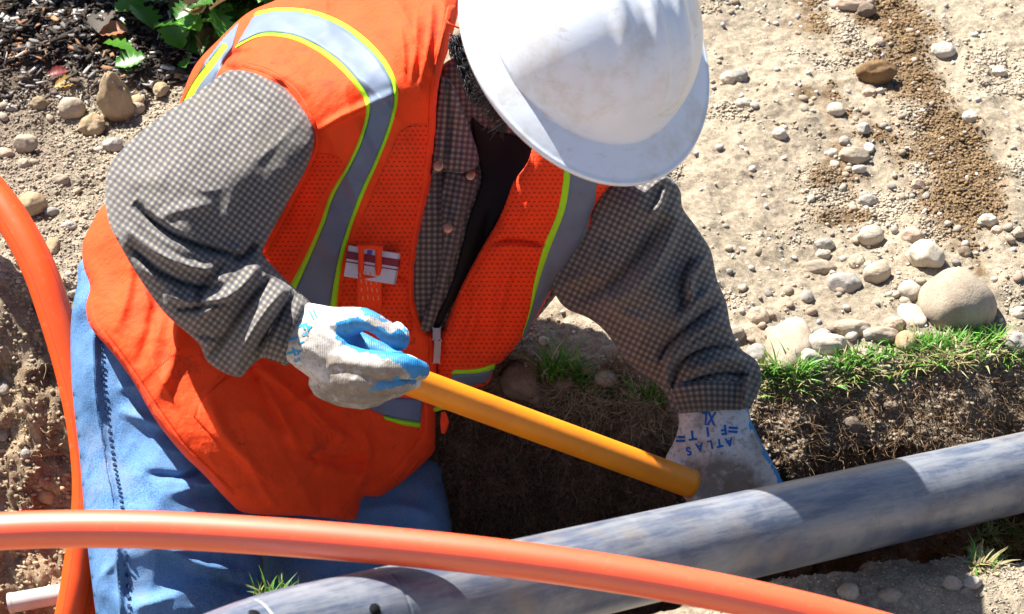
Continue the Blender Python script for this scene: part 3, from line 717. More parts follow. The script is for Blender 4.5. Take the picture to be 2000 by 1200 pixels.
def grass_cols(n, straw=.22):
    g = np.array([.10, .30, .035])*rng.uniform(.6, 1.5, (n, 1))*np.array([1, 1, 1])+rng.uniform(0, .03, (n, 1))*np.array([1.3, .6, .3])
    s_ = np.array([.42, .36, .18])*rng.uniform(.6, 1.2, (n, 1)); m = rng.random(n) < straw
    g[m] = s_[m]; return g
def along(pts, n, sy, sx=4):
    P_ = spline(pts, 200); k = rng.integers(0, 200, n); return P_[k, 0]+rng.normal(0, sx, n), P_[k, 1]+rng.normal(0, sy, n)
def grass_band(name, pts, n, sy, l0, l1, label, straw=.22, lean=.6, wid=.0016):
    x, y = along(pts, n, sy); B = np.array([TP[at(a, b)] for a, b in zip(x, y)])
    cl = np.clip(.55+.8*noise3(B, 28, 5), .25, 1.3); L = rng.uniform(l0, l1, n)*cl
    blades(name, B, L, lean, grass_cols(n, straw), MGRASS, label, wid)
grass_band('grass', [(1490, 738), (1560, 735), (1640, 715), (1720, 695), (1800, 680), (1880, 672), (1945, 668)], 1150, 10, .012, .042, 'bright green grass strip along the trench edge at the right', .2, .8)
grass_band('grass_tuft', [(1060, 735), (1110, 745), (1150, 752)], 260, 8, .03, .075, 'half shaded green grass tuft on the trench edge under the chest', .2, .7)
grass_band('grass_fringe', [(1130, 760), (1200, 765), (1290, 785)], 420, 9, .015, .035, 'short grass fringe left of the lowered glove', .25, .9)
grass_band('dry_grass', [(1480, 765), (1600, 760), (1700, 735), (1850, 710), (2010, 700)], 1100, 10, .012, .035, 'dry straw-coloured grass at the trench lip', .75, 1.2)
grass_band('dry_turf', [(1900, 1100), (1950, 1060), (2010, 1040)], 900, 18, .012, .04, 'dry turf tuft on the near bank at the right edge', .75, 1.2)
x, y = along([(495, 1150), (540, 1150), (580, 1150)], 70, 4, 6); B = np.array([W(a, b, 2.62) for a, b in zip(x, y)])
def zt(x, y):
    k = np.argmin((TP[:, 0]-x)**2+(TP[:, 1]-y)**2+(TP[:, 2] < -.05)*9); return TP[k, 2]
B[:, 2] = B[:, 2]
blades('grass_sprig', B-np.array([0, 0, .015]), rng.uniform(.012, .032, 70), .8, grass_cols(70, .3), MGRASS, 'small sprig of lit grass beside the grey pipe and the jeans')
def fibres(name, pts_px, n, L0, L1, label, colr, down=1.0, out=.4, rad=.00045, seed=0):
    """hanging hair roots / straw: thin three-sided threads wandering from the soil surface"""
    K = 7; poly = np.array(pts_px, float); ok = vi[inside(vpx, vpy, poly)]; p = rng.choice(ok, n)
    L = rng.uniform(L0, L1, n); X = np.zeros((n, K, 3)); X[:, 0] = TP[p]
    D = TNf[p]*out+np.array([0, -.25*out, -down])+rng.normal(0, .5, (n, 3)); D /= np.linalg.norm(D, axis=1)[:, None]
    for k in range(1, K):
        D = D+rng.normal(0, .42, (n, 3))+np.array([0, 0, -.10*down]); D /= np.linalg.norm(D, axis=1)[:, None]; X[:, k] = X[:, k-1]+D*(L/K)[:, None]
    a = np.array([0, 2.09, 4.19]); r = rad*rng.uniform(.6, 1.6, n)[:, None]*np.linspace(1, .45, K)
    ring = np.stack([np.cos(a), np.sin(a)*.6, np.sin(a)*.7], -1)
    V = X[:, :, None]+r[..., None, None]*ring[None, None]
    q = [[3*i+j, 3*i+(j+1) % 3, 3*i+3+(j+1) % 3, 3*i+3+j] for i in range(K-1) for j in range(3)]
    Fx = (np.array(q)[None]+(np.arange(n)*K*3)[:, None, None]).reshape(-1, 4)
    cc = np.array(colr)*rng.uniform(.5, 1.3, (n, 1)); cc = np.repeat(cc[:, None], K*3, 1).reshape(-1, 3)
    o = mesh_np(name, V.reshape(-1, 3), Fx, MROOT, col=cc); return tag(o, label, 'roots', kind='stuff')
fibres('hair_roots', [(1470, 770), (1700, 750), (2060, 690), (2060, 830), (1800, 880), (1640, 920), (1500, 900)], 3900, .015, .05, 'hair roots hanging from the turf on the sunny trench wall', (.23, .15, .09))
fibres('shaded_roots', [(860, 780), (1060, 760), (1300, 790), (1330, 880), (1300, 1000), (1000, 1060), (880, 1020)], 4200, .02, .06, 'tangled roots on the shaded trench wall', (.20, .15, .10), .7)
fibres('straw', [(1080, 740), (1300, 770), (1300, 830), (1080, 800)], 500, .03, .07, 'dead grass straw at the shaded trench lip', (.40, .34, .22), .3, .7)
fibres('pit_roots', [(-40, 620), (130, 640), (140, 900), (-40, 900)], 260, .015, .04, 'short roots in the left pit wall', (.34, .25, .15))

# ------------------------------------------------------------------ bark mulch, holly
def chips(name, region, n, s0, s1, label, pal):
    ok = vi[inside(vpx, vpy, np.array(region, float))]; p = rng.choice(ok, n)
    L = s0+(s1-s0)*rng.random(n)**2; Wd = L*rng.uniform(.08, .4, n); T = L*.08+.0006
    base = np.array([[sx, sy, sz] for sx in (-1, 1) for sy in (-1, 1) for sz in (-1, 1)], float)
    V = base[None]*np.stack([L, Wd, T], -1)[:, None]*(1+rng.uniform(-.35, .35, (n, 8, 1)))
    out = np.zeros_like(V)
    for i in range(n):
        R = Matrix.Rotation(random.uniform(0, 6.3), 3, 'Z')@Matrix.Rotation(random.uniform(-.5, .5), 3, 'X')@Matrix.Rotation(random.uniform(-.5, .5), 3, 'Y')
        out[i] = V[i]@np.array(R).T
    out += (TP[p]+np.array([0, 0, .004]))[:, None]
    q = np.array([[0, 1, 3, 2], [4, 6, 7, 5], [0, 4, 5, 1], [2, 3, 7, 6], [0, 2, 6, 4], [1, 5, 7, 3]])
    Fx = (q[None]+(np.arange(n)*8)[:, None, None]).reshape(-1, 4); pal = np.array(pal)
    cc = pal[rng.integers(0, len(pal), n)]*rng.uniform(.6, 1.25, (n, 1)); cc = np.repeat(cc[:, None], 8, 1).reshape(-1, 3)
    o = mesh_np(name, out.reshape(-1, 3), Fx, MCHIP, smooth=False, col=cc); return tag(o, label, 'mulch', kind='stuff')
chips('bark_mulch', [(-80, -100), (560, -100), (440, 150), (300, 175), (120, 125), (-80, 135)], 7000, .002, .011, 'dark bark mulch and wood chips in dappled light at the top left',
      [(.05, .036, .03), (.03, .022, .02), (.05, .04, .034), (.03, .022, .018), (.07, .055, .045), (.04, .03, .025), (.45, .43, .41), (.16, .15, .14), (.05, .04, .035), (.28, .15, .08)])
chips('bark_litter', [(-60, 130), (340, 150), (320, 200), (-60, 220)], 260, .002, .009, 'stray bark chips on the brown soil under the mulch edge', [(.05, .04, .035), (.35, .32, .30), (.12, .09, .07)])
def leaf(V, Fs, Cs, loc, L, yaw, pitch, roll, colr, spiny=True, fold=.25):
    n = 11; t = np.linspace(0, 1, n); w = np.sin(np.pi*np.clip(t*.96+.02, 0, 1))**.75*.34
    if spiny: w = w*(1+.42*(np.arange(n) % 2 == 1)-.12)
    w[0] = .02; w[-1] = .0
    zc = -.18*(t-.4)**2; wave = .06*(np.arange(n) % 2)
    M = (Matrix.Rotation(yaw, 3, 'Z')@Matrix.Rotation(pitch, 3, 'Y')@Matrix.Rotation(roll, 3, 'X'))
    b = len(V)
    for i in range(n):
        for s_ in (-1, 0, 1):
            q = Vector((t[i], s_*w[i], zc[i]+abs(s_)*(w[i]*fold+wave[i])))*L
            V.append(tuple(Vector(loc)+M@q)); Cs.append([c*(1.35 if s_ and spiny else 1)*random.uniform(.92, 1.08) for c in colr])
    for i in range(n-1):
        for j in (0, 1): a = b+i*3+j; Fs.append([a, a+3, a+4, a+1])
def plant(name, label, cat, spots, colrs, spiny=True, stems=True, root=None):
    r = thing(name, root or spots[0][0], label, cat); V, Fs, Cs = [], [], []; SV, SF = [], []
    for loc, L, yaw, pitch, roll in spots:
        leaf(V, Fs, Cs, loc, L, yaw, pitch, roll, random.choice(colrs), spiny)
        if stems:
            b = Vector(r.location); p2 = Vector(loc); mid = (b+p2)/2+Vector((random.uniform(-.02, .02), random.uniform(-.02, .02), .02))
            v, f = tube('', [b, mid, p2], [.0028, .0018, .001], None, n=8, seg=5, raw=True); k = len(SV); SV += v.tolist(); SF += [[q+k for q in ff] for ff in f]
    mesh_np('foliage', V, Fs, MLEAF, r, col=np.array(Cs))
    if stems: mesh_np('stems', SV, SF, m_plain('brown_stem', (.09, .06, .035), .8), r)
    adopt(r); return r
def gz(px, py, up=0): j = at(px, py); return Vector(TP[j])+Vector((0, 0, up))
GR = [(.08, .24, .03), (.045, .15, .02), (.14, .36, .05)]
sp = []
for _ in range(260):   # holly at the very top, behind the shoulder
    px = random.uniform(360, 600); py = random.uniform(-60, 150 if px < 440 else 90); 
    sp.append((gz(px, max(py, -100), random.uniform(.02, .12)), random.uniform(.03, .055), random.uniform(0, 6.3), random.uniform(-.7, .5), random.uniform(-.7, .7)))
plant('holly_bush', 'glossy spiny-leaved holly bush behind the grey shoulder strap', 'bush', sp, GR+[(.12, .08, .035)], root=gz(460, -90))
for k, (px, py, L, yaw, lab) in enumerate([(268, 118, .05, 2.9, 'bright green holly leaf lying alone on the dark mulch'), (225, 30, .05, .4, 'pale green leaf in the light patch at the top'),
        (345, 50, .045, 1.2, 'small lit green leaf left of the holly bush'), (300, 70, .06, 2.2, 'long dark green leaf arching over the mulch'), (350, 20, .05, 3.4, 'lit yellow-green leaf near the top edge'),
        (235, 100, .05, 1.7, 'thin curled leaf standing in the shaded mulch'), (225, 140, .045, .2, 'dark green leaf beside the tall pointed stone')]):
    V, Fs, Cs = [], [], []; leaf(V, Fs, Cs, (0, 0, 0), L, yaw, -.25, .3, random.choice(GR), True)
    o = mesh_np('leaf', V, Fs, MLEAF, col=np.array(Cs)); o.location = gz(px, py, .012); tag(o, lab, 'leaf')
for px, py, L, yaw, c, lab in [(108, 180, .035, .3, (.50, .30, .07), 'fallen yellow-brown leaf on the soil left of the tall stone'), (95, 157, .03, .3, (.22, .03, .03), 'small dark red curled leaf on the brown soil'),
        (190, 76, .045, .1, (.45, .20, .10), 'rust-coloured leaf on the edge of the mulch shadow'), (215, 30, .06, 4.6, (.16, .14, .12), 'big grey dead leaf leaning in the mulch')]:
    V, Fs, Cs = [], [], []; leaf(V, Fs, Cs, (0, 0, 0), L, yaw, -.1, .2, c, False, .4)
    o = mesh_np('dead_leaf', V, Fs, MLEAF, col=np.array(Cs)); o.location = gz(px, py, .008); tag(o, lab, 'leaf')
# the shrub whose shade dapples the mulch stands beyond the top left of the picture
sp = []; c0 = Vector((-.82, 3.36, .0))
for _ in range(640):
    a = random.uniform(0, 6.28); rr = .15*math.sqrt(random.random()); z = random.uniform(.22, .42); cc = random.choice([Vector((-1.02, 3.44, 0)), Vector((-.86, 3.44, 0)), Vector((-.57, 3.23, 0)), Vector((-.62, 3.38, 0))])
    sp.append((cc+Vector((rr*math.cos(a)*1.1, rr*math.sin(a)*.55, z)), random.uniform(.05, .085), random.uniform(0, 6.3), random.uniform(-.6, .6), random.uniform(-.6, .6)))
plant('evergreen_shrub', 'dense evergreen shrub beyond the mulch, shading it', 'shrub', sp, GR, root=c0)

# ------------------------------------------------------------------ pipes
def pipe_thing(name, label, cat, mat, pts, rad, bore, **k):
    o = tube(name, pts, rad, mat, **k); tag(o, label, cat); return o
duct_path = [(-1500, 1500), (-800, 1190), (-260, 1062), (0, 1038), (250, 1034), (500, 1046), (750, 1066), (985, 1091), (1250, 1129), (1500, 1177), (1750, 1240), (2050, 1330), (2400, 1450), (2900, 1650)]
pipe_thing('orange_duct', 'orange plastic duct sweeping across the foreground in front of the grey pipe', 'duct', MDUCT2, [W(x, y, 2.19) for x, y in duct_path], .0173, 0, n=260, seg=40)
dl = [(-260, 90, 3.12), (-150, 220, 3.08), (-60, 325, 3.05), (18, 420, 3.02), (74, 520, 3.0), (110, 620, 2.99), (140, 720, 2.985), (162, 820, 2.98), (174, 920, 2.98), (172, 1010, 2.98), (160, 1090, 2.98), (145, 1180, 2.98), (118, 1300, 2.99), (60, 1460, 3.0)]
pipe_thing('orange_duct', 'orange plastic duct rising in a curve at the left behind the jeans', 'duct', MDUCT, [W(*p) for p in dl], .0212, 0, n=120, seg=40)
pipe_thing('orange_duct', 'lower orange duct mostly hidden beside the jeans, bottom left', 'duct', MDUCT, [W(*p) for p in [(186, 1000, 3.04), (180, 1090, 3.04), (168, 1180, 3.04), (150, 1300, 3.05), (120, 1420, 3.06)]], .0185, 0, n=60, seg=32)
# white pipe lying in the pit at the left
t = thing('white_pipe', W(20, 1178, 3.05), 'short dirty white pipe end lying in the pit at bottom left', 'pipe')
tube('barrel', [W(22, 1178, 3.05), W(120, 1160, 3.05), W(330, 1120, 3.04)], .0127, MWP, t, n=30, seg=28, caps=False)
tube('rim', [W(18, 1179, 3.05), W(26, 1177.5, 3.05)], .0134, MWP, t, n=4, seg=28, caps=False)
tube('bore', [W(20, 1178.5, 3.05), W(40, 1175, 3.05)], .0105, MDARK, t, n=4, seg=24); adopt(t)
# yellow conduit held in both hands
A, B = W(742, 722, 2.685), W(1352, 946, 2.85)
t = thing('yellow_pipe', A, 'yellow-orange plastic pipe held in both gloves, running into the trench', 'pipe')
pts = [A.lerp(B, k) for k in np.linspace(0, 1, 12)]; tube('barrel', pts, .0172, MYEL, t, n=60, seg=40); adopt(t)
# big grey pipe, lathe along its axis
G1, G2 = W(985, 1153, 2.30), W(2000, 922, 2.79); ax = (G2-G1); axn = ax.normalized()
def gax(px):  # distance along the axis where its centre line passes image column px
    lo, hi = -2.0, 3.0
    for _ in range(50):
        m = (lo+hi)/2; q = G1+axn*m; x = float(proj(np.array(q))[0])
        if x < px: lo = m
        else: hi = m
    return lo
RG = .0455
s_n, s_c, s_r1, s_r2 = gax(300), gax(585), gax(500), gax(748)
rt = thing('grey_pipe', G1, 'thick scuffed grey pipe with a drilled tapered nose crossing the foreground', 'pipe')
ss = np.concatenate([np.linspace(s_n, s_c, 40), np.linspace(s_c+.004, gax(2000)+.5, 160)])
def RR(s_):
    r = RG
    if s_ < s_c: 
        q = (s_c-s_)/(s_c-s_n); r = RG*(1-.42*q**1.7)
    for g_ in (s_r1, s_r2): r -= .0012*math.exp(-((s_-g_)/.0012)**2)
    return r
ss = np.sort(np.concatenate([ss]+[np.linspace(g_-.004, g_+.004, 9) for g_ in (s_r1, s_r2)]))
bar = tube('barrel', [G1+axn*s_ for s_ in ss], [1]*2, MGP, rt, sub=False, seg=72, caps=False)
co = np.zeros(len(bar.data.vertices)*3, np.float32); bar.data.vertices.foreach_get('co', co); co = co.reshape(len(ss), 72, 3)
for i, s_ in enumerate(ss): c = np.array(G1+axn*s_); co[i] = c+(co[i]-c)*RR(s_)
bar.data.vertices.foreach_set('co', co.ravel()); bar.data.update()
tube('nose_plug', [G1+axn*(s_n-.012), G1+axn*(s_n-.004), G1+axn*(s_n+.004)], [RR(s_n)*.6, RR(s_n)*.9, RR(s_n)], MGP, rt, n=8, seg=48)
camv = Vector((0, 0, HC))
def on_pipe(px, py):  # nearest surface point of the pipe on that line of sight
    o_ = camv; dv = (W(px, py, 2.0)-o_).normalized(); best = None
    k = o_-G1; a = dv-axn*dv.dot(axn); b = k-axn*k.dot(axn); A_, B_, C_ = a.dot(a), 2*a.dot(b), b.dot(b)-RG**2
    d_ = B_*B_-4*A_*C_
    if d_ < 0: return None, None
    tt = (-B_-math.sqrt(d_))/(2*A_); p = o_+dv*tt; n_ = (p-G1)-axn*(p-G1).dot(axn); return p, n_.normalized()
for px, py in ((733, 1193), (497, 1203)):
    p, n_ = on_pipe(px, py)
    if p: tube('drill_hole', [p-n_*.006, p+n_*.0006], .0055, MDARK, rt, n=4, seg=20); tube('hole_collar', [p-n_*.002, p+n_*.0004], .0068, MGP, rt, n=4, seg=20, caps=False)
p, n_ = on_pipe(607, 1160)
adopt(rt)

# ------------------------------------------------------------------ the worker
man = thing('person', W(560, 1900, 2.95), 'man in white hard hat, orange vest and checked shirt bending over with a yellow pipe', 'person')
def spine_uv(spine, half):
    sp_ = spline(spine, 40)
    def f(x, y):
        D, _, _, T, sd, _ = seg_dist(x, y, sp_)
        q = np.clip(D/half, 0, .985); return T*.0006, np.arcsin(q)*half*sd*.0006
    return f
jeans = thing_j = None
def tri_uv(x, y): return x*.0006, y*.0006
# jeans: near leg (viewer's left) and far leg, one garment
j1 = Relief('jeans', [(172, 500), (150, 560), (138, 640), (141, 760), (156, 900), (168, 1040), (182, 1160), (200, 1300), (225, 1480), (250, 1640), (430, 1650), (470, 1500), (492, 1330), (505, 1200), (512, 1110), (505, 1000), (520, 930), (560, 800), (500, 640), (330, 480)],
     [(200, 600, 2.885), (170, 900, 2.87), (300, 800, 2.868), (300, 1000, 2.80), (240, 1200, 2.77), (420, 1200, 2.80), (470, 1000, 2.86), (330, 1500, 2.76), (450, 700, 2.95)], .085, MDN, man, step=4.5,
     strokes=[([(360, 700), (300, 745), (230, 760)], 10, .006), ([(400, 820), (320, 830), (230, 800)], 12, .006), ([(420, 900), (360, 930), (280, 925)], 9, -.006), ([(480, 930), (420, 945), (360, 940)], 7, .005),
              ([(300, 1050), (380, 1100), (480, 1120)], 12, .007), ([(250, 1000), (330, 1020), (430, 1010)], 10, -.005), ([(420, 1130), (460, 1150), (500, 1150)], 10, -.008), ([(260, 700), (300, 690), (330, 660)], 9, .006),
              ([(183, 650), (187, 760), (205, 900), (222, 1000), (236, 1200), (250, 1300)], 5, .0035, 1), ([(195, 640), (201, 760), (219, 900), (236, 1000), (250, 1200), (262, 1300)], 4, -.003, 1)], wr=(.0040, 14, 1), fold=(2.9, .017, 30, .35), sm=1.9)
j1.o['label'] = 'faded blue denim leg with dirt on the thigh'
for i in range(46):   # puckered side seam
    q = i/45; x = np.interp(q*560+640, [640, 760, 900, 1000, 1200], [189, 194, 212, 229, 243]); y = 640+q*560
    V_ = []
seam_ = ribbon('side_seam', j1, [(181, 640), (185, 760), (203, 900), (220, 1000), (235, 1200), (251, 1330)], [(199, 640), (205, 760), (224, 900), (241, 1000), (255, 1200), (271, 1330)], MDN, man, .0034, n=180, m=7, th=.0034, wig=.0016)
PUCKER = True
j2 = Relief('jeans', [(560, 900), (700, 880), (850, 885), (868, 950), (884, 1040), (895, 1180), (900, 1400), (890, 1600), (700, 1600), (600, 1400), (530, 1200), (515, 1060)],
     [(700, 950, 3.0), (850, 950, 2.99), (750, 1200, 2.93), (760, 1500, 2.90)], .075, MDN, man, step=6, strokes=[([(700, 1000), (780, 990), (860, 1010)], 14, .006)], wr=(.003, 12, 1))
j2.o['label'] = 'shaded dark blue denim leg behind the orange duct'
for nm, x, y, d in (('boot', 330, 1720, 2.76), ('boot', 800, 1690, 2.90)):
    c = W(x, y, d); 
    V_, F_ = tube('', [c+Vector((0, .03, .12)), c+Vector((0, .02, .02)), c+Vector((.02, -.04, -.05)), c+Vector((.05, -.16, -.075)), c+Vector((.06, -.2, -.08))], [.062, .058, .056, .045, .02], None, n=24, seg=20, raw=True)
    mesh_np(nm, V_, F_, m_plain('brown_boot_leather', (.09, .05, .03), .7), man)

# torso in checked shirt
shirt = Relief('shirt', [(840, 190), (862, 130), (905, 110), (960, 120), (1060, 230), (1180, 330), (1190, 420), (1100, 560), (980, 690), (880, 720), (790, 660), (770, 400)],
     [(870, 170, 2.83), (850, 400, 2.86), (860, 620, 2.925), (960, 300, 2.90), (960, 450, 2.90), (1100, 400, 2.84), (1000, 600, 2.94)], .036, MPL, man, step=4, back=.3,
     strokes=[([(905, 260), (900, 380), (860, 600)], 16, .006), ([(960, 400), (930, 520), (870, 640)], 10, -.006)], wr=(.002, 16, 1))
vestL = Relief('vest', [(900, -60), (900, 0), (878, 90), (862, 140), (852, 200), (846, 290), (832, 390), (817, 470), (809, 560), (815, 600), (831, 642), (852, 650), (854, 720), (851, 800), (850, 862), (846, 885), (800, 930), (745, 968), (708, 972), (693, 1014), (640, 1012), (590, 1008), (520, 1006), (472, 1000), (445, 978), (400, 930),
      (350, 880), (300, 815), (260, 745), (220, 690), (178, 640), (168, 600), (176, 560), (163, 520), (162, 475), (178, 440), (206, 398), (300, 330), (345, 240), (350, 205), (380, 130), (430, 75), (485, 25), (550, -5), (640, -60), (760, -90)],
     [(400, 140, 2.90), (480, 40, 2.90), (560, 10, 2.90), (700, -30, 2.88), (850, -50, 2.85), (560, 110, 2.815), (680, 90, 2.80), (830, 60, 2.77), (600, 240, 2.76), (712, 205, 2.752), (778, 178, 2.750), (850, 165, 2.750), (500, 150, 2.81),
      (650, 350, 2.80), (740, 350, 2.79), (820, 350, 2.795), (600, 480, 2.86), (700, 500, 2.855), (800, 550, 2.87), (850, 650, 2.90), (650, 700, 2.91), (840, 800, 2.93), (700, 960, 2.90), (840, 880, 2.94),
      (250, 430, 2.88), (180, 500, 2.885), (240, 600, 2.83), (330, 780, 2.775), (450, 950, 2.77), (380, 620, 2.82), (500, 800, 2.80), (600, 980, 2.83), (420, 300, 2.93), (620, 860, 2.86)], .055, MV, man, step=3.6, smooth_n=420, back=.35,
     strokes=[([(612, 262), (660, 232), (714, 207), (778, 178)], 9, .006), ([(612, 262), (602, 310), (566, 385), (512, 490)], 7, .005),
              ([(872, -20), (862, 70), (842, 150)], 6, .0035), ([(845, 0), (838, 80), (822, 165)], 6, .0035), ([(815, 20), (812, 90), (802, 165)], 6, .003), ([(780, 40), (788, 100), (790, 160)], 6, .0025),
              ([(260, 470), (250, 560), (225, 650)], 14, .006), ([(300, 520), (300, 620), (270, 720)], 14, -.006), ([(350, 600), (340, 700), (300, 790)], 16, .006), ([(470, 690), (520, 780), (560, 850)], 10, -.007), ([(490, 700), (560, 760), (640, 830), (700, 880)], 12, .010), ([(500, 740), (560, 830), (590, 900)], 12, .007), ([(560, 870), (650, 900), (740, 890)], 10, -.006),
              ([(600, 900), (680, 930), (760, 920)], 12, .006), ([(400, 760), (440, 850), (520, 940)], 14, .006), ([(700, 830), (720, 880), (700, 960)], 9, .005), ([(640, 700), (620, 760), (560, 800)], 10, .006), ([(470, 140), (440, 130), (450, 110), (490, 100)], 8, -.007), ([(500, 160), (560, 150), (600, 190)], 16, .004)], wr=(.0028, 15, 1), fold=(1.05, .010, 26, .3), sm=1.5)
vestR = Relief('vest', [(1046, 275), (1080, 235), (1170, 230), (1225, 300), (1206, 352), (1184, 372), (1158, 412), (1152, 450), (1122, 512), (1082, 562), (1034, 642), (985, 702), (966, 716), (952, 750), (900, 762), (862, 758), (852, 700), (858, 645), (872, 640), (900, 566), (940, 490), (976, 430), (1003, 358), (1030, 318)],
     [(1050, 330, 2.755), (1150, 370, 2.74), (1000, 480, 2.835), (1090, 500, 2.84), (880, 660, 2.895), (1000, 680, 2.91), (900, 750, 2.93), (1130, 440, 2.79)], .045, MVM, man, step=3.4, smooth_n=260,
     strokes=[([(960, 475), (1000, 468), (1070, 478)], 5, -.006), ([(960, 485), (1010, 482), (1070, 490)], 6, .004), ([(930, 560), (925, 620), (900, 700)], 12, .005), ([(1000, 500), (980, 580), (960, 680)], 12, .005), ([(1040, 380), (1020, 430), (1000, 460)], 8, .003)], wr=(.0018, 18, 1))
vestR.o['label'] = 'shaded orange mesh half of the vest'
# mesh fabric panels on the chest
patch('mesh_panel', vestL, [(782, 255), (838, 250), (828, 380), (812, 470), (803, 560), (812, 600), (790, 640), (700, 600), (668, 560), (690, 470), (730, 370), (765, 290)], MVM, man, .0012, .002, crisp=False)
patch('mesh_panel', vestL, [(606, 310), (640, 300), (668, 320), (628, 390), (605, 450), (575, 520), (552, 540), (520, 500), (570, 390)], MVM, man, .0012, .002)
# reflective tape with lime edges: over the shoulder and down the chest
up = [(500, 22), (545, 15), (610, 20), (672, 44), (725, 84), (762, 130), (778, 178), (768, 240), (742, 310), (712, 378), (686, 448), (668, 520), (658, 600), (652, 660)]
lo = [(456, 98), (505, 74), (560, 76), (612, 97), (655, 128), (690, 165), (714, 207), (704, 262), (678, 322), (645, 378), (624, 438), (596, 500), (564, 560), (545, 600)]
def shift(A_, B_, k): A_ = np.array(A_, float); B_ = np.array(B_, float); return A_+(B_-A_)*k
tp = ribbon('reflective_tape', vestL, shift(up, lo, .13), shift(up, lo, .87), MREF, man, .0040, n=160, m=16, wig=.0014)
for e0, e1 in ((0, .16), (.84, 1)): ribbon('lime_trim', vestL, shift(up, lo, e0), shift(up, lo, e1), MLIME, man, .0030, n=160, m=4)
bu = [(462, 45), (425, 90), (385, 140), (350, 200)]; bl = [(474, 95), (450, 112), (420, 150), (395, 200)]
ribbon('reflective_tape', vestL, [(468, 40), (432, 78), (395, 128), (362, 190)], [(452, 98), (440, 118), (425, 145), (405, 200)], MREF, man, .0030, n=50, m=10)
ribbon('lime_trim', vestL, [(437, 82), (405, 122), (375, 162), (350, 210)], [(446, 90), (416, 132), (386, 172), (362, 220)], MLIME, man, .0065, n=50, m=4)
# chest tape on the other side
rl = [(1100, 322), (1104, 345), (1092, 415), (1066, 480), (1046, 550), (1034, 610), (1020, 655)]; rr_ = [(1172, 340), (1166, 370), (1156, 420), (1128, 496), (1090, 545), (1052, 608), (1026, 660)]
ribbon('reflective_tape', vestR, shift(rl, rr_, .12), rr_, MREF, man, .0036, n=100, m=12, wig=.001)
ribbon('lime_trim', vestR, shift(rl, rr_, -.05), shift(rl, rr_, .16), MLIME, man, .0046, n=100, m=4)
# waist tape
ribbon('lime_trim', vestR, [(886, 722), (930, 720), (968, 710)], [(880, 732), (930, 730), (966, 722)], MLIME, man, .004, n=40, m=4)
ribbon('reflective_tape', vestR, [(882, 731), (930, 729), (964, 722)], [(880, 758), (930, 752), (952, 746)], MREF, man, .0034, n=40, m=8)
ribbon('reflective_tape', vestL, [(700, 768), (760, 775), (826, 780)], [(712, 795), (760, 815), (822, 828)], MREF, man, .0036, n=50, m=10)
ribbon('lime_trim', vestL, [(748, 812), (785, 820), (822, 826)], [(752, 820), (788, 831), (820, 836)], MLIME, man, .0046, n=40, m=4)
# edge binding, zip, stitching, pocket
ribbon('front_binding', vestL, [(892, 10), (868, 110), (855, 180), (850, 260), (838, 380), (820, 470), (811, 560), (818, 605), (838, 645)], [(874, 10), (852, 110), (840, 180), (836, 260), (822, 380), (804, 470), (796, 560), (802, 610), (828, 652)], MBIND, man, .0045, n=140, m=5)
ribbon('front_binding', vestR, [(1004, 352), (976, 424), (938, 490), (900, 562), (866, 645)], [(1008, 358), (982, 430), (945, 494), (908, 566), (876, 648)], MBIND, man, .003, n=100, m=4)
ribbon('zip_flap', vestL, [(838, 648), (838, 720), (828, 790), (822, 850), (760, 930)], [(853, 648), (853, 720), (849, 790), (845, 862), (780, 945)], MBIND, man, .0050, n=100, m=6)
ribbon('armhole_binding', vestL, [(470, 128), (530, 148), (580, 190), (612, 262), (606, 310), (568, 388), (514, 490)], [(475, 120), (536, 140), (588, 184), (621, 262), (613, 314), (576, 392), (520, 498)], MBIND, man, .005, n=120, m=4)
ribbon('hem_binding', vestL, [(172, 600), (184, 640), (228, 698), (266, 750), (305, 812), (352, 874), (402, 922), (452, 976)], [(182, 594), (194, 632), (238, 690), (276, 742), (315, 804), (362, 866), (412, 914), (462, 966)], MBIND, man, .002, n=140, m=4)
def stitches(host, pts, n, parent, L=5, w=1.6, mat=None, off=.0035):
    P_ = spline(pts, n*2); V_, F_ = [], []
    for i in range(0, n*2-1, 2):
        a, b = P_[i], P_[i+1]; d = (b-a); L_ = np.linalg.norm(d); 
        if L_ < 1e-6: continue
        d = d/L_; nn = np.array([-d[1], d[0]])*w/2; b = a+d*L_*.8; k = len(V_)
        for q in (a+nn, b+nn, b-nn, a-nn): V_.append(W(q[0], q[1], float(host.depth(np.array([q[0]]), np.array([q[1]]))[0])-off))
        for q in (a+nn, b+nn, b-nn, a-nn): V_.append(W(q[0], q[1], float(host.depth(np.array([q[0]]), np.array([q[1]]))[0])-off+.001))
        F_ += [[k, k+1, k+2, k+3], [k+7, k+6, k+5, k+4], [k, k+4, k+5, k+1], [k+1, k+5, k+6, k+2], [k+2, k+6, k+7, k+3], [k+3, k+7, k+4, k]]
    mesh_np('stitching', V_, F_, mat or MTHREAD, parent, smooth=False)
stitches(j1, [(197, 645), (203, 760), (222, 900), (239, 1000), (253, 1200), (268, 1320)], 52, man, w=6.5, mat=MSEAM, off=.0048)
stitches(j1, [(184, 645), (188, 760), (206, 900), (223, 1000), (238, 1200), (254, 1320)], 120, man, w=1.6, mat=MSEAM, off=.0044)
stitches(vestL, [(205, 645), (250, 705), (300, 780), (350, 850), (400, 905), (455, 958)], 60, man, off=.0012)
stitches(vestL, [(268, 752), (310, 715), (352, 682)], 26, man, off=.0012)
stitches(vestL, [(445, 732), (410, 768), (378, 812)], 26, man, off=.0012); stitches(vestL, [(378, 812), (405, 842), (432, 868)], 22, man, off=.0012)
stitches(vestL, [(714, 212), (660, 238), (616, 264)], 30, man, off=.0012, w=1.2)
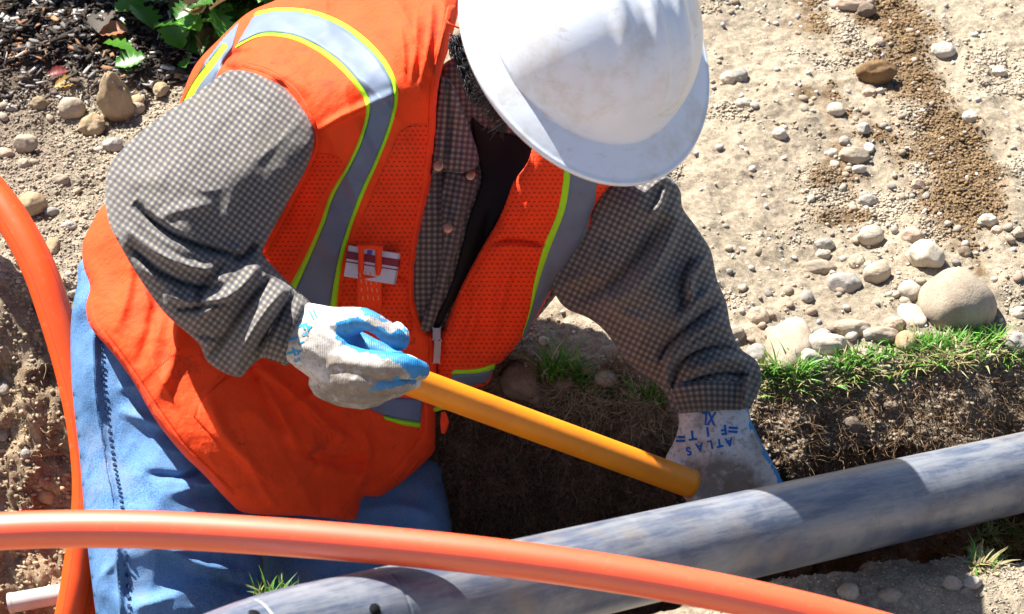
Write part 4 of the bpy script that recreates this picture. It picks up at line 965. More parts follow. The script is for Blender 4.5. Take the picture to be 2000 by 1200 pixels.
patch('lower_pocket', vestL, [(385, 812), (447, 738), (520, 720), (600, 800), (640, 870), (560, 960), (470, 900)], MV, man, .0022, .003, crisp=False)
pk = patch('chest_pocket', vestL, [(672, 545), (690, 528), (790, 545), (800, 600), (795, 660), (670, 660), (664, 600)], MVM, man, .004, .004, bulge=.010)
for x0, x1, y0, y1 in ((700, 711, 478, 600), (733, 746, 478, 600)):
    ribbon('pocket_strap', vestL, [(x0, y0), (x0-1, (y0+y1)/2), (x0-2, y1)], [(x1, y0), (x1, (y0+y1)/2), (x1-1, y1)], MBIND, man, .036, n=30, m=5, th=.006)
ribbon('pocket_strap', vestL, [(698, 478), (722, 477), (748, 480)], [(698, 488), (722, 487), (748, 490)], MBIND, man, .037, n=20, m=4, th=.004)
ribbon('pocket_strap', vestL, [(698, 528), (720, 530), (746, 532)], [(696, 600), (720, 602), (746, 604)], MBIND, man, .037, n=30, m=8, th=.01)
V_, F_ = [], []
for k in range(16):
    x = 703+(k % 4)*10+random.uniform(-1, 1)+(k//4)*1.5; y = 536+(k//4)*15+random.uniform(-2, 2); d = float(vestL.depth(np.array([x]), np.array([y]))[0])-.0382
    b = len(V_); V_ += [W(x-1, y-4, d), W(x+1.5, y-4, d), W(x+2.5, y+4, d), W(x, y+4, d)]+[W(x-1, y-4, d+.001), W(x+1.5, y-4, d+.001), W(x+2.5, y+4, d+.001), W(x, y+4, d+.001)]
    F_ += [[b+3, b+2, b+1, b], [b+4, b+5, b+6, b+7], [b, b+1, b+5, b+4], [b+1, b+2, b+6, b+5], [b+2, b+3, b+7, b+6], [b+3, b, b+4, b+7]]
mesh_np('strap_stitching', V_, F_, m_plain('pale_orange_thread', (.95, .32, .16), .8), man, smooth=False)
# cigarette-size carton in the pocket
def boxm(c, ex, ey, ez, mat, name, parent, bev=.0008):
    import bmesh
    bm = bmesh.new(); bmesh.ops.create_cube(bm, size=1)
    for v in bm.verts: v.co = Vector(c)+ex*v.co.x+ey*v.co.y+ez*v.co.z
    bmesh.ops.bevel(bm, geom=bm.edges[:], offset=bev, segments=2, affect='EDGES'); bmesh.ops.recalc_face_normals(bm, faces=bm.faces[:])
    me = bpy.data.meshes.new(name); bm.to_mesh(me); bm.free(); me.materials.append(mat); return link(bpy.data.objects.new(name, me), parent)
dpk = float(vestL.depth(np.array([725.]), np.array([515.]))[0])-.016
X_ = (W(780, 522, dpk-.006)-W(676, 505, dpk)); Xn = X_.normalized(); c = W(727, 518, dpk)
Zn = (camv-c).normalized(); Yn = Zn.cross(Xn).normalized(); Zn = Xn.cross(Yn).normalized()
ct = thing('carton', c, 'small white and red carton tucked in the orange chest pocket', 'carton')
MWC = m_plain('white_card', (.72, .70, .72), .5); MRC = m_plain('dark_red_card', (.30, .02, .035), .5); MPU = m_plain('purple_print', (.16, .10, .42), .5)
boxm(c, Xn*.060, Yn*.037, Zn*.018, MWC, 'box', ct); boxm(c+Yn*.007+Zn*.0002, Xn*.0625, Yn*.009, Zn*.0185, MRC, 'red_band', ct, .0003)
boxm(c-Yn*.001+Zn*.0002, Xn*.0624, Yn*.0015, Zn*.0184, MRC, 'thin_stripe', ct, .0002)
boxm(c+Yn*.014-Xn*.004+Zn*.0001, Xn*.006, Yn*.006, Zn*.0184, MPU, 'printed_mark', ct, .0002); adopt(ct)
# zip
def small(name, px, py, d, w, h, mat, parent, th=.003, tilt=0):
    s_ = d/F; c = W(px, py, d); Xr = Vector((1, 0, 0)); Ur = Vector((0, SP, CP)); ct_, st_ = math.cos(tilt), math.sin(tilt)
    return boxm(c, (Xr*ct_+Ur*st_)*w*s_, (Ur*ct_-Xr*st_)*h*s_, Vector((0, CP, -SP))*th, mat, name, parent, min(w, h)*s_*.12)
dz = float(vestL.depth(np.array([845.]), np.array([660.]))[0])-.012
small('zip_slider', 853, 652, dz, 15, 22, MMET, man, .005); small('zip_pull', 854, 688, dz-.001, 13, 44, MMET, man, .0022, -.06); small('zip_link', 853, 666, dz-.002, 6, 14, MMET, man, .003)
tube('drawstring_tag', [W(866, 806, 2.90), W(868, 825, 2.895), W(866, 845, 2.90)], [.003, .0055, .003], MBIND, man, n=16, seg=12)
tube('side_strap', [W(850, 800, 2.925), W(866, 796, 2.90), W(884, 800, 2.92)], .003, MLIME, man, n=16, seg=8)
tube('neck_cord', [W(868, 38, 2.74), W(880, 48, 2.735), W(897, 55, 2.74)], .0012, MBIND, man, n=12, seg=6)

# near sleeve (viewer's left)
sl1 = Relief('sleeve', [(455, 137), (500, 144), (556, 172), (598, 222), (614, 265), (602, 320), (566, 388), (516, 482), (518, 502), (540, 528), (572, 560), (606, 590), (612, 606), (598, 650), (576, 700), (558, 714), (530, 700), (510, 700), (490, 716), (470, 736), (440, 729), (405, 706), (385, 668), (325, 615), (275, 548), (236, 482), (212, 432), (205, 372), (216, 322), (262, 268), (322, 222), (380, 184), (428, 148)],
     [(550, 230, 2.70), (450, 190, 2.735), (300, 300, 2.70), (400, 330, 2.665), (520, 350, 2.672), (240, 400, 2.68), (350, 450, 2.635), (470, 470, 2.665), (330, 560, 2.655), (450, 580, 2.63), (430, 690, 2.65), (540, 620, 2.62), (600, 620, 2.63)], .07, MPL, man, step=3, smooth_n=300,
     strokes=[([(262, 395), (310, 440), (380, 475), (470, 500)], 12, -.018), ([(240, 440), (300, 490), (370, 520), (430, 530)], 9, .010), ([(250, 475), (310, 530), (380, 560), (440, 560)], 9, -.014), ([(280, 405), (340, 450), (420, 480), (480, 490)], 8, .008),
              ([(450, 505), (400, 560), (390, 620)], 12, -.008), ([(510, 510), (470, 560), (400, 610), (370, 640)], 12, .010), ([(530, 540), (480, 600), (440, 660), (410, 700)], 9, -.014), ([(560, 555), (510, 620), (470, 690), (460, 730)], 13, .014), ([(578, 570), (545, 620), (510, 670), (500, 700)], 7, -.012), ([(590, 590), (570, 640), (545, 700)], 8, .007),
              ([(320, 570), (370, 590), (440, 580)], 8, .008), ([(340, 605), (400, 600), (450, 590)], 6, -.008), ([(455, 150), (490, 190), (520, 210)], 7, -.006), ([(225, 330), (260, 350), (330, 350)], 20, .004), ([(300, 430), (350, 410), (420, 400)], 14, .004), ([(500, 470), (480, 500), (450, 510)], 10, -.010), ([(380, 650), (420, 660), (440, 640)], 7, -.006)],
     wr=(.0026, 18, 1), fold=(2.2, .010, 32, .3), sm=2.0, uvf=(lambda x, y: ((x*.82+y*.57)*.0006, (y*.82-x*.57)*.0006)))
sl1.o['label'] = 'sunlit checked flannel sleeve with deep folds at the elbow'
ribbon('cuff', sl1, [(570, 562), (545, 610), (522, 665), (515, 700)], [(606, 592), (600, 640), (580, 690), (560, 712)], MPL, man, .004, n=60, m=12, wig=.001)
# far sleeve (viewer's right)
sl2 = Relief('sleeve', [(1150, 370), (1200, 345), (1260, 338), (1305, 345), (1328, 372), (1334, 408), (1362, 446), (1388, 490), (1400, 545), (1418, 590), (1428, 640), (1446, 680), (1478, 706), (1487, 742), (1474, 780), (1455, 806), (1400, 806), (1330, 806), (1312, 800), (1300, 770), (1272, 742), (1225, 708), (1184, 650), (1150, 622), (1108, 604), (1086, 578), (1076, 545), (1110, 490), (1140, 430)],
     [(1250, 390, 2.74), (1180, 450, 2.78), (1320, 430, 2.77), (1130, 540, 2.82), (1250, 540, 2.765), (1370, 520, 2.80), (1200, 630, 2.81), (1330, 630, 2.79), (1410, 660, 2.82), (1300, 740, 2.82), (1390, 770, 2.825), (1460, 740, 2.84)], .062, MPL, man, step=3.2, smooth_n=280,
     strokes=[([(1300, 420), (1250, 500), (1200, 550), (1120, 590)], 13, -.010), ([(1330, 420), (1290, 500), (1240, 560), (1170, 610)], 14, .010), ([(1385, 500), (1350, 540), (1352, 590)], 8, .012), ([(1350, 500), (1330, 560), (1335, 610)], 9, -.008), ([(1395, 560), (1350, 600), (1310, 650)], 8, .009), ([(1405, 590), (1360, 625), (1300, 680), (1290, 720)], 7, -.009),
              ([(1420, 620), (1360, 650), (1310, 700), (1300, 760)], 8, .010), ([(1440, 680), (1380, 680), (1330, 710), (1310, 770)], 6, -.010), ([(1460, 705), (1400, 705), (1340, 730)], 8, .010), ([(1475, 735), (1400, 730), (1330, 752)], 5, -.009), ([(1300, 360), (1290, 400), (1260, 430)], 8, .006), ([(1180, 470), (1150, 530), (1100, 560)], 10, .007), ([(1465, 720), (1455, 760), (1452, 800)], 7, .010)],
     wr=(.0030, 18, 1), fold=(2.65, .017, 32, .3), sm=2.3, uvf=(lambda x, y: ((x*.90+y*.44)*.0006, (y*.90-x*.44)*.0006)))
sl2.o['label'] = 'shaded checked flannel sleeve reaching down into the trench'
ribbon('cuff', sl2, [(1306, 752), (1350, 746), (1400, 744), (1452, 748)], [(1328, 808), (1360, 806), (1400, 806), (1448, 808)], MPL, man, .005, n=70, m=14, wig=.0008)
# collar and button placket
patch('placket', shirt, [(872, 330), (905, 325), (935, 345), (928, 380), (905, 430), (898, 470), (870, 560), (845, 640), (820, 640), (850, 560), (865, 480), (862, 400)], MPL, man, .010, .004, bulge=.012, strokes=[([(872, 380), (880, 450), (862, 560)], 5, -.006)], uvf=lambda x, y: ((x*.97+y*.2)*.0006, (y*.97-x*.2)*.0006))
patch('collar', shirt, [(862, 150), (885, 165), (905, 215), (922, 262), (936, 318), (905, 338), (862, 335), (842, 338), (846, 260), (852, 190)], MPL, man, .038, .006, bulge=.016, strokes=[([(872, 160), (876, 240), (868, 330)], 5, -.012)], uvf=lambda x, y: ((x*.99+y*.1)*.0006, (y*.99-x*.1)*.0006))
for x, y, o_ in ((856, 325, .060), (875, 446, .030), (919, 343, .030)):
    d = float(shirt.depth(np.array([float(x)]), np.array([float(y)]))[0])-o_; c = W(x, y, d); nn = (camv-c).normalized()
    tube('snap_button', [c-nn*.003, c, c+nn*.0012, c+nn*.0018], [.0062, .0062, .005, .001], MCOP, man, n=8, seg=20)
patch('undershirt', shirt, [(922, 232), (950, 250), (1050, 285), (1022, 345), (990, 405), (955, 460), (915, 540), (880, 600), (858, 640), (848, 630), (880, 560), (905, 470), (915, 430), (940, 350), (930, 300)], MBLACK, man, .006, .004, bulge=.006)

# ---- body: one continuous skinned figure inside the clothes, with head and face
HATC = W(1152, 66, 2.54)      # centre of the brim plane
def cv(r, u, t): return (Vector((1, 0, 0))*r+Vector((0, SP, CP))*u+Vector((0, -CP, SP))*t)
ha = cv(.37, .34, .86).normalized()                # crown axis
hf = cv(.34, -.93, .10); hf = (hf-ha*hf.dot(ha)).normalized(); hl = ha.cross(hf).normalized()
import bmesh
HEAD = HATC-ha*.045-hf*.005
def body_mesh():
    J = {}; V_ = []; E_ = []; R_ = []
    def J_(n, p, r, to=None):
        J[n] = len(V_); V_.append(p); R_.append(r)
        if to: E_.append((J[to], J[n]))
    J_('pelvis', W(400, 620, 3.04), .11); J_('belly', W(560, 480, 3.0), .09, 'pelvis'); J_('chest', W(760, 300, 2.93), .07, 'belly'); J_('neck0', W(880, 180, 2.86), .065, 'chest')
    J_('neck1', W(960, 180, 2.77), .045, 'neck0'); J_('skull', HEAD-ha*.05-hf*.02, .05, 'neck1'); J_('jaw', W(1010, 262, 2.765), .034, 'neck1')
    J_('sh1', W(540, 250, 2.91), .055, 'chest'); J_('el1', W(320, 430, 2.76), .04, 'sh1'); J_('wr1', W(590, 648, 2.70), .031, 'el1')
    J_('sh2', W(1180, 430, 2.91), .055, 'chest'); J_('el2', W(1330, 580, 2.88), .04, 'sh2'); J_('wr2', W(1392, 800, 2.90), .031, 'el2')
    J_('hip1', W(320, 760, 3.0), .07, 'pelvis'); J_('kn1', W(330, 1150, 2.86), .05, 'hip1'); J_('an1', W(340, 1640, 2.80), .04, 'kn1')
    J_('hip2', W(620, 740, 3.06), .06, 'pelvis'); J_('kn2', W(760, 1150, 3.02), .045, 'hip2'); J_('an2', W(790, 1600, 2.95), .04, 'kn2')
    me = bpy.data.meshes.new('body'); me.from_pydata(V_, E_, []); o = bpy.data.objects.new('body_tmp', me); COL.objects.link(o)
    md = o.modifiers.new('s', 'SKIN'); 
    for i, r in enumerate(R_): me.skin_vertices[0].data[i].radius = (r, r)
    me.skin_vertices[0].data[0].use_root = True
    o.modifiers.new('u', 'SUBSURF').levels = 1
    dg = bpy.context.evaluated_depsgraph_get(); m2 = bpy.data.meshes.new_from_object(o.evaluated_get(dg)); bpy.data.objects.remove(o)
    return m2
try: bm_ = body_mesh()
except Exception as e:
    print('skin fallback', e); bm_ = None
# head: displaced sphere with brow, nose, lips, chin, ears
Q = ico(5)[0]; fx, lx, zx = Q[:, 0].copy(), Q[:, 1].copy(), Q[:, 2].copy()
H_ = Q*np.array([.098, .077, .118])
jaw = np.clip(-zx, 0, 1); H_[:, 1] *= 1-.30*jaw**1.5; H_[:, 0] += .012*jaw*(fx > 0)
face = np.clip(fx, 0, 1)
def bumpf(f0, l0, z0, w, a): return a*np.exp(-((fx-f0)**2+(lx-l0)**2+(zx-z0)**2)/(w*w))
H_[:, 0] += bumpf(1, 0, -.15, .17, .022)+bumpf(.98, 0, -.02, .14, .008)+bumpf(.9, 0, -.47, .16, .010)+bumpf(.8, 0, -.78, .2, .012)+bumpf(.95, 0, .22, .3, .005)
for sg in (-1, 1): H_[:, 0] -= bumpf(.93, sg*.36, .05, .15, .010); H_[:, 1] += sg*(bumpf(0, sg, -.05, .16, .018)); H_[:, 0] += bumpf(.8, sg*.5, -.2, .25, .004)
Mh = np.array([hf, hl, ha]); HV = H_@Mh+np.array(HEAD-ha*.015)
bt = bmesh.new()
if bm_: bt.from_mesh(bm_)
k0 = len(bt.verts); vs = [bt.verts.new(v) for v in HV]
for f in ico(5)[1]: bt.faces.new([vs[i] for i in f])
me = bpy.data.meshes.new('body'); bt.to_mesh(me); bt.free(); me.materials.append(MSKIN)
bo = bpy.data.objects.new('body_tmp', me); COL.objects.link(bo); rm = bo.modifiers.new('r', 'REMESH'); rm.mode = 'VOXEL'; rm.voxel_size = .0045
dg = bpy.context.evaluated_depsgraph_get(); me2 = bpy.data.meshes.new_from_object(bo.evaluated_get(dg)); bpy.data.objects.remove(bo)
bq = bmesh.new(); bq.from_mesh(me2); seen = set(); best = []
for v0 in bq.verts:
    if v0 in seen: continue
    st_ = [v0]; seen.add(v0); grp = [v0]
    while st_:
        v = st_.pop()
        for e in v.link_edges:
            w_ = e.other_vert(v)
            if w_ not in seen: seen.add(w_); st_.append(w_); grp.append(w_)
    if len(grp) > len(best): best = grp
keep_ = set(best); bmesh.ops.delete(bq, geom=[v for v in bq.verts if v not in keep_], context='VERTS'); bq.to_mesh(me2); bq.free()
me2.materials.clear(); me2.materials.append(MSKIN); me2.polygons.foreach_set('use_smooth', np.ones(len(me2.polygons), bool)); link(bpy.data.objects.new('body', me2), man)
for sg in (-1, 1):
    c = HEAD-ha*.009+hf*.080+hl*sg*.030; V_ = IC2[0]*.0115+np.array(c); mesh_np('eye', V_, IC2[1], m_plain('eye_white', (.5, .48, .45), .3), man)
# hair: cap over the skull plus loose strands at nape and temple, short beard shadow
V_, F_ = [], []
Hh = ico(4); q = Hh[0]; keep = (q[:, 2] > -.35-.3*(q[:, 0] < -.2)) & ~((q[:, 0] > .35) & (q[:, 2] < .35))
HV2 = (q*np.array([.105, .084, .124])*(1+.03*noise3(q, 9, 2))[:, None])@Mh+np.array(HEAD-ha*.012)
fs = [f.tolist() for f in Hh[1] if keep[f].all()]; V_ = HV2.tolist(); F_ = fs
rr = random.Random(3)
for _ in range(1500):
    th = rr.uniform(0, 6.283); z0 = rr.uniform(-.7, .0); fxx = math.cos(th); 
    if fxx > .45: continue
    lxx = math.sin(th); s_ = math.sqrt(max(0, 1-z0*z0)); b = Vector((fxx*s_*.100, lxx*s_*.080, z0*.122)); n_ = b.normalized()
    p0 = Vector((np.array(b)@Mh).tolist())+HEAD-ha*.012; nw_ = Vector((np.array(n_)@Mh).tolist())
    dirn = (-ha*.8+nw_*.5+Vector((rr.uniform(-.5, .5), rr.uniform(-.5, .5), rr.uniform(-.5, .5)))).normalized(); L_ = rr.uniform(.015, .035)
    v, f = tube('', [p0, p0+dirn*L_*.5+nw_*.004, p0+dirn*L_], [.0011, .0009, .0003], None, n=4, seg=3, raw=True, caps=False); k = len(V_); V_ += v.tolist(); F_ += [[a+k for a in ff] for ff in f]
for _ in range(1900):   # nape and side hair showing past the brim
    q_ = rr.random(); px_ = 893+q_*46+rr.uniform(-16, 20); py_ = 78+q_*100+rr.uniform(-14, 14); p0 = W(px_, py_, 2.775-.02*rr.random())
    dirn = (cv(.35, -.8, .2)+Vector((rr.uniform(-.5, .5), rr.uniform(-.5, .5), rr.uniform(-.5, .5)))).normalized(); L_ = rr.uniform(.007, .018)
    v, f = tube('', [p0, p0+dirn*L_*.5+cv(-.003, .003, .003), p0+dirn*L_], [.0009, .0008, .0004], None, n=4, seg=3, raw=True, caps=False); k = len(V_); V_ += v.tolist(); F_ += [[a+k for a in ff] for ff in f]
mesh_np('hair', V_, F_, MHAIR, man)

# ---- hard hat: ridged shell, full brim with rolled lip
def hat():
    nphi = 128; rows = []
    def row(fn): rows.append([fn(2*math.pi*i/nphi) for i in range(nphi)])
    a_, b_, h_ = .127, .108, .128
    def dome(th, off=0.0):
        def f(ph):
            s_ = math.sin(th)**.86; c_ = math.cos(th)**.92 if th < math.pi/2 else 0
            x = (a_-off)*s_*math.cos(ph); y = (b_-off)*s_*math.sin(ph); z = (h_-off)*c_
            if off == 0:
                fade = max(0, min(1, (c_-.10)/.35))*max(0, min(1, (x+.12)/.05))
                for yc, am in ((0, .0075), (-.036, .0055), (.036, .0055)): z += am*fade*math.exp(-((y-yc)/.0085)**4)
                # side ear-like flares where the shell swells
                sw = .004*math.exp(-((math.sin(ph))**2-1)**2/.2)*max(0, 1-c_*2); y += sw*math.copysign(1, y)
            return (x, y, z)
        return f
    ths = [1e-3]+list(np.linspace(.05, math.pi/2, 44))
    for th in ths: row(dome(th))
    def brim(k, off=0.0):   # k 0..1 outwards
        def f(ph):
            ox = .168 if math.cos(ph) > 0 else .150; ox = .150+.020*(.5+.5*math.cos(ph)); oy = .140
            x0, y0 = a_*math.cos(ph), b_*math.sin(ph); x1, y1 = ox*math.cos(ph), oy*math.sin(ph)
            z = -.006*k-.005*k*k+off
            return (x0+(x1-x0)*k, y0+(y1-y0)*k, z)
        return f
    for k in (.04, .12, .25, .4, .55, .7, .82, .90): row(brim(k))
    row(lambda ph: tuple(np.array(brim(.95)(ph))+[0, 0, .0012])); row(lambda ph: tuple(np.array(brim(.985)(ph))+[0, 0, .0006])); row(lambda ph: tuple(np.array(brim(1.0)(ph))+[0, 0, -.0015]))
    row(lambda ph: tuple(np.array(brim(.985)(ph))+[0, 0, -.005])); row(lambda ph: tuple(np.array(brim(.95)(ph))+[0, 0, -.0042]))
    for k in (.8, .5, .2, .0): row(brim(k, -.003))
    for th in np.linspace(math.pi/2-.03, .05, 20): row(dome(th, .003))
    V_ = np.array(rows).reshape(-1, 3); n = len(rows)
    i = np.arange(n-1)[:, None]*nphi; j = np.arange(nphi)[None]; k = (j+1) % nphi
    Fc = np.stack([i+j, i+nphi+j, i+nphi+k, i+k], -1).reshape(-1, 4)
    V_ = V_@np.array([hf, hl, ha])+np.array(HATC)
    return mesh_np('hard_hat', V_, Fc, MHAT, man)
ho = hat(); ho['label'] = 'white full-brim hard hat with ridges and scuffs'
V_ = []
ph = np.linspace(0, 2*np.pi, 60, endpoint=False); hb = [HATC+hf*.102*math.cos(p)+hl*.084*math.sin(p)-ha*.004 for p in ph]+[HATC+hf*.102-ha*.004]
tube('headband', hb, .006, MBLACK, ho, n=100, seg=8)

# ---- gloves: finger chains and palm merged into one skin
MASKS = {}
def union(name, chains, extra, vox, mats, parent, classify, smooth=3, pucker=.0004, dirtpoly=None):
    b = bmesh.new()
    for pts, seg in chains:
        P_ = [W(x, y, d) for x, y, d, r in pts]; R_ = [r*d/F for x, y, d, r in pts]
        v, f = tube('', P_, [1.0], None, n=len(P_)*5, seg=20, raw=True, caps=False) if False else (None, None)
        C_ = spline(np.array([[*p, r] for p, r in zip(P_, R_)]), len(P_)*6)
        for q in C_:
            m_ = Matrix.Translation(Vector(q[:3]))@Matrix.Scale(float(q[3]), 4); bmesh.ops.create_icosphere(b, subdivisions=2, radius=1, matrix=m_)
    for me_ in extra: b.from_mesh(me_)
    me = bpy.data.meshes.new(name); b.to_mesh(me); b.free(); o = bpy.data.objects.new('tmp', me); COL.objects.link(o)
    r = o.modifiers.new('r', 'REMESH'); r.mode = 'VOXEL'; r.voxel_size = vox
    s_ = o.modifiers.new('s', 'SMOOTH'); s_.factor = .5; s_.iterations = smooth
    dg = bpy.context.evaluated_depsgraph_get(); m2 = bpy.data.meshes.new_from_object(o.evaluated_get(dg)); bpy.data.objects.remove(o)
    n = len(m2.vertices); co = np.zeros(n*3, np.float32); m2.vertices.foreach_get('co', co); co = co.reshape(-1, 3)
    no = np.zeros(n*3, np.float32); m2.vertices.foreach_get('normal', no); no = no.reshape(-1, 3)
    co = co+no*(pucker*fbm(co, 90, 3, 6)+.0012*fbm(co, 30, 2, 9))[:, None]; m2.vertices.foreach_set('co', co.astype(np.float32).ravel())
    m2.materials.clear(); [m2.materials.append(x) for x in mats]
    c = np.zeros(len(m2.polygons)*3, np.float32); m2.polygons.foreach_get('center', c); c = c.reshape(-1, 3); pn = np.zeros(len(m2.polygons)*3, np.float32); m2.polygons.foreach_get('normal', pn); pn = pn.reshape(-1, 3)
    vx, vy, _ = proj(co)
    if dirtpoly is not None:
        ins = inside(vx, vy, dirtpoly); dd = seg_dist(vx, vy, dirtpoly, True)[0]*np.where(ins, 1, -1); dv_ = np.clip(.5+dd/22+.35*fbm(co, 55, 3, 12), 0, 1)*.85
        at_ = m2.color_attributes.new('Col', 'FLOAT_COLOR', 'POINT'); cc_ = np.ones((n, 4), np.float32); cc_[:, :3] = dv_[:, None]; at_.data.foreach_set('color', cc_.ravel())
    x, y, d = proj(c); c2 = c+.002*fbm(c, 120, 2, 3)[:, None]; x2, y2, _ = proj(c2)
    m2.polygons.foreach_set('material_index', classify(x2, y2, d, pn).astype(np.int32)); m2.polygons.foreach_set('use_smooth', np.ones(len(m2.polygons), bool)); m2.update()
    o = bpy.data.objects.new(name, m2); link(o, parent); return o
blue1 = [(657, 628), (690, 618), (735, 634), (764, 650), (790, 640), (800, 655), (808, 665), (806, 684), (795, 692), (830, 706), (846, 722), (840, 735), (800, 738), (797, 725), (788, 712), (760, 706), (735, 694), (700, 690), (676, 676), (660, 662), (654, 645)]
blue1b = [(698, 596), (722, 600), (752, 618), (765, 632), (740, 622), (712, 612)]
blue1c = [(738, 748), (775, 738), (815, 740), (810, 752), (770, 756), (730, 764), (715, 768)]
dirty1 = [(640, 700), (700, 705), (760, 710), (795, 728), (790, 742), (760, 760), (800, 762), (760, 790), (690, 800), (640, 800), (622, 770), (645, 745)]
def cls1(x, y, d, n):
    toward = (n@np.array([0, -CP, SP])) > -.15; back = ~toward
    k = np.zeros(len(x), int); k[:] = 0
    for b_ in (blue1, blue1b, blue1c): k[inside(x, y, b_)] = 2
    k[back & (x > 660)] = 2
    return k
g1 = union('glove', [
    ([(566, 650, 2.690, 50), (590, 655, 2.685, 56), (622, 672, 2.675, 64), (655, 695, 2.672, 66)], 0),
    ([(600, 625, 2.685, 36), (650, 632, 2.665, 34), (690, 628, 2.65, 29)], 0),
    ([(640, 680, 2.70, 30), (690, 672, 2.70, 26), (735, 688, 2.69, 24), (775, 702, 2.68, 20)], 0),
    ([(655, 640, 2.665, 34), (700, 624, 2.645, 24), (735, 634, 2.635, 21), (765, 655, 2.635, 22), (780, 668, 2.64, 20)], 0),   # thumb
    ([(776, 642, 2.66, 14), (786, 655, 2.655, 15), (784, 668, 2.65, 16)], 0),
    ([(660, 705, 2.655, 40), (700, 708, 2.640, 30), (745, 714, 2.630, 28), (790, 716, 2.630, 25), (822, 723, 2.64, 18)], 0),   # index
    ([(655, 725, 2.665, 44), (695, 738, 2.645, 32), (740, 745, 2.640, 26), (780, 748, 2.650, 21), (808, 746, 2.672, 16)], 0),     # middle
    ([(655, 745, 2.680, 42), (690, 760, 2.658, 29), (730, 767, 2.655, 23), (765, 762, 2.668, 18), (788, 756, 2.69, 14)], 0),    # ring
    ([(640, 745, 2.69, 40), (668, 770, 2.675, 27), (705, 782, 2.675, 18), (735, 778, 2.69, 15), (755, 768, 2.71, 12)], 0)],   # little finger
    [], .0016, [MGL, MGD, MGB], man, cls1, 2, dirtpoly=np.array(dirty1, float))
g1['label'] = 'right-hand glove, white knit with bright blue rubber palm, pinching the pipe'
# lowered glove
rel = Relief('tmp_palm', [(1328, 790), (1395, 784), (1455, 790), (1466, 820), (1490, 870), (1520, 925), (1535, 970), (1500, 1010), (1400, 1020), (1340, 1000), (1345, 950), (1318, 928), (1298, 900), (1312, 868), (1326, 830)],
     [(1395, 810, 2.868), (1340, 880, 2.885), (1420, 890, 2.868), (1500, 930, 2.895), (1420, 980, 2.885)], .030, MGL, None, step=4, strokes=[([(1400, 830), (1395, 880), (1380, 930)], 14, .003), ([(1440, 840), (1460, 900), (1480, 960)], 12, .003), ([(1345, 905), (1352, 925), (1350, 950)], 9, -.006), ([(1330, 845), (1365, 838), (1400, 838)], 6, -.003)], wr=(.0015, 30, 1))
relme = rel.o.data; bpy.data.objects.remove(rel.o)
def cls2(x, y, d, n):
    k = np.zeros(len(x), int); ed = np.interp(y, [790, 830, 870, 930, 980], [1458, 1464, 1484, 1514, 1530]); k[x > ed] = 2
    k[(n@np.array([0, -CP, SP])) < -.25] = 2
    return k
g2 = union('glove', [
    ([(1335, 900, 2.91, 30), (1345, 945, 2.90, 24), (1375, 985, 2.885, 20), (1410, 1010, 2.875, 17)], 0),      # thumb crossing over the pipe
    ([(1370, 980, 2.91, 26), (1368, 1040, 2.93, 22), (1362, 1085, 2.955, 20), (1350, 1100, 2.985, 18)], 0),
    ([(1420, 985, 2.91, 27), (1420, 1050, 2.93, 23), (1412, 1105, 2.955, 21), (1398, 1120, 2.99, 18)], 0),
    ([(1468, 980, 2.915, 26), (1472, 1042, 2.935, 22), (1466, 1090, 2.96, 20), (1450, 1106, 2.99, 17)], 0),
    ([(1510, 965, 2.92, 22), (1520, 1015, 2.94, 18), (1518, 1052, 2.96, 16), (1505, 1066, 2.985, 14)], 0)], [relme], .0020, [MGL, MGD, MGB], man, cls2, 2, dirtpoly=np.array([(1340, 915), (1400, 890), (1450, 895), (1480, 930), (1500, 1120), (1340, 1120)], float))
g2['label'] = 'left-hand glove seen from the back, grey-white knit reaching down to the pipe end'
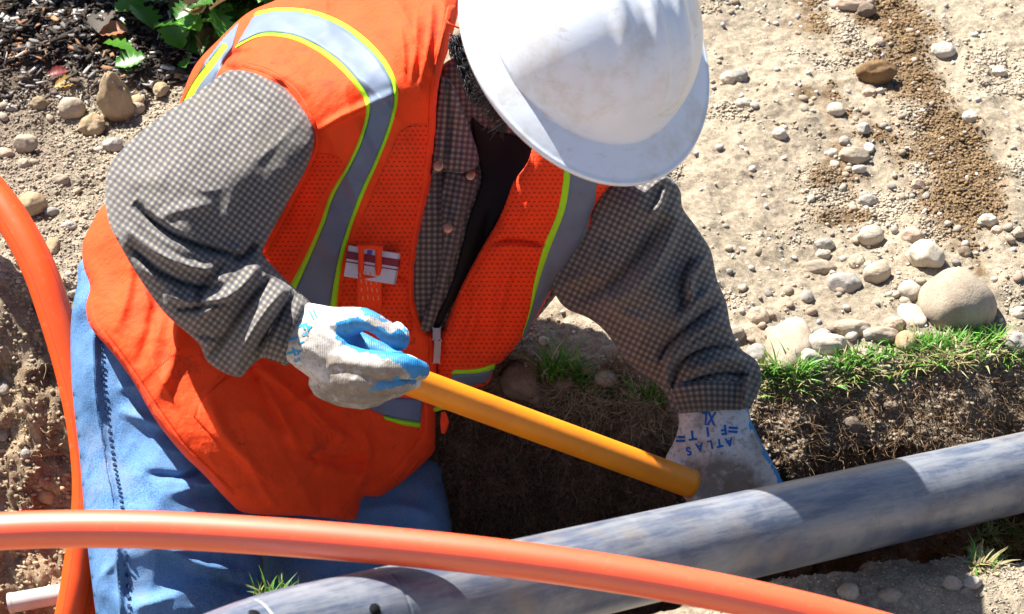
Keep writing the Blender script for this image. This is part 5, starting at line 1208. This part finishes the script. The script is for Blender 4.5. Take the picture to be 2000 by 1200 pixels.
def text_on(host, s, px, py, size, ang, mat, squash=1.0, bold=.035, shear=0):
    cu = bpy.data.curves.new('t', 'FONT'); cu.body = s; cu.size = 1; cu.align_x = 'CENTER'; cu.align_y = 'CENTER'; cu.offset = bold
    o = bpy.data.objects.new('t', cu); COL.objects.link(o); dg = bpy.context.evaluated_depsgraph_get(); me = bpy.data.meshes.new_from_object(o.evaluated_get(dg)); bpy.data.objects.remove(o)
    b = bmesh.new(); b.from_mesh(me); bmesh.ops.triangulate(b, faces=b.faces[:]); bmesh.ops.subdivide_edges(b, edges=[e for e in b.edges if e.calc_length() > .12], cuts=2); bmesh.ops.triangulate(b, faces=b.faces[:])
    bv = BVHTree.FromPolygons([v.co.copy() for v in host.data.vertices], [tuple(p.vertices) for p in host.data.polygons])
    ca, sa = math.cos(ang), math.sin(ang)
    for v in b.verts:
        x, y = v.co.x*squash+shear*v.co.y, v.co.y; X = px+size*(x*ca-y*sa); Y = py-size*(x*sa+y*ca)
        dv = (W(X, Y, 2.0)-camv).normalized(); hit = bv.ray_cast(camv, dv)
        v.co = (hit[0]-dv*.0009) if hit[0] else W(X, Y, 2.87)
    b.to_mesh(me); b.free(); me.materials.clear(); me.materials.append(mat)
    o = link(bpy.data.objects.new('glove_print', me), host); return o
PI = math.pi
text_on(g2, 'XL', 1384, 816, 36, PI-.08, MINK, .62)
for s, x, y in (('F', 1414, 839), ('I', 1382, 843), ('T', 1352, 850)): text_on(g2, s, x, y, 26, PI+.14, MINK, 1.0)
for s, x, y in (('A', 1424, 863), ('T', 1405, 865), ('L', 1387, 868), ('A', 1366, 873), ('S', 1345, 881)): text_on(g2, s, x, y, 23, PI+.2, MINK, .9)
text_on(g2, '=', 1432, 838, 34, PI-.08, MINK, 1.0, .03); text_on(g2, '=', 1329, 856, 34, PI+.02, MINK, 1.0, .03)
MINK2 = m_plain('light_blue_ink', (.04, .34, .62), .7, .2)
text_on(g1, '=', 610, 615, 34, -1.12, MINK2, 1.1, .01)
for s, x, y in (('F', 591, 638), ('I', 571, 662), ('T', 565, 690)): text_on(g1, s, x, y, 27, -1.25, MINK2)
for s, x, y in (('A', 603, 640), ('T', 594, 654), ('L', 588, 671), ('A', 583, 688), ('S', 580, 704)): text_on(g1, s, x, y, 16, -1.2, MINK2)
adopt(man)
for c in man.children:
    for cc in c.children: cc.matrix_parent_inverse = Matrix.Identity(4)
print('objects', len(bpy.data.objects))
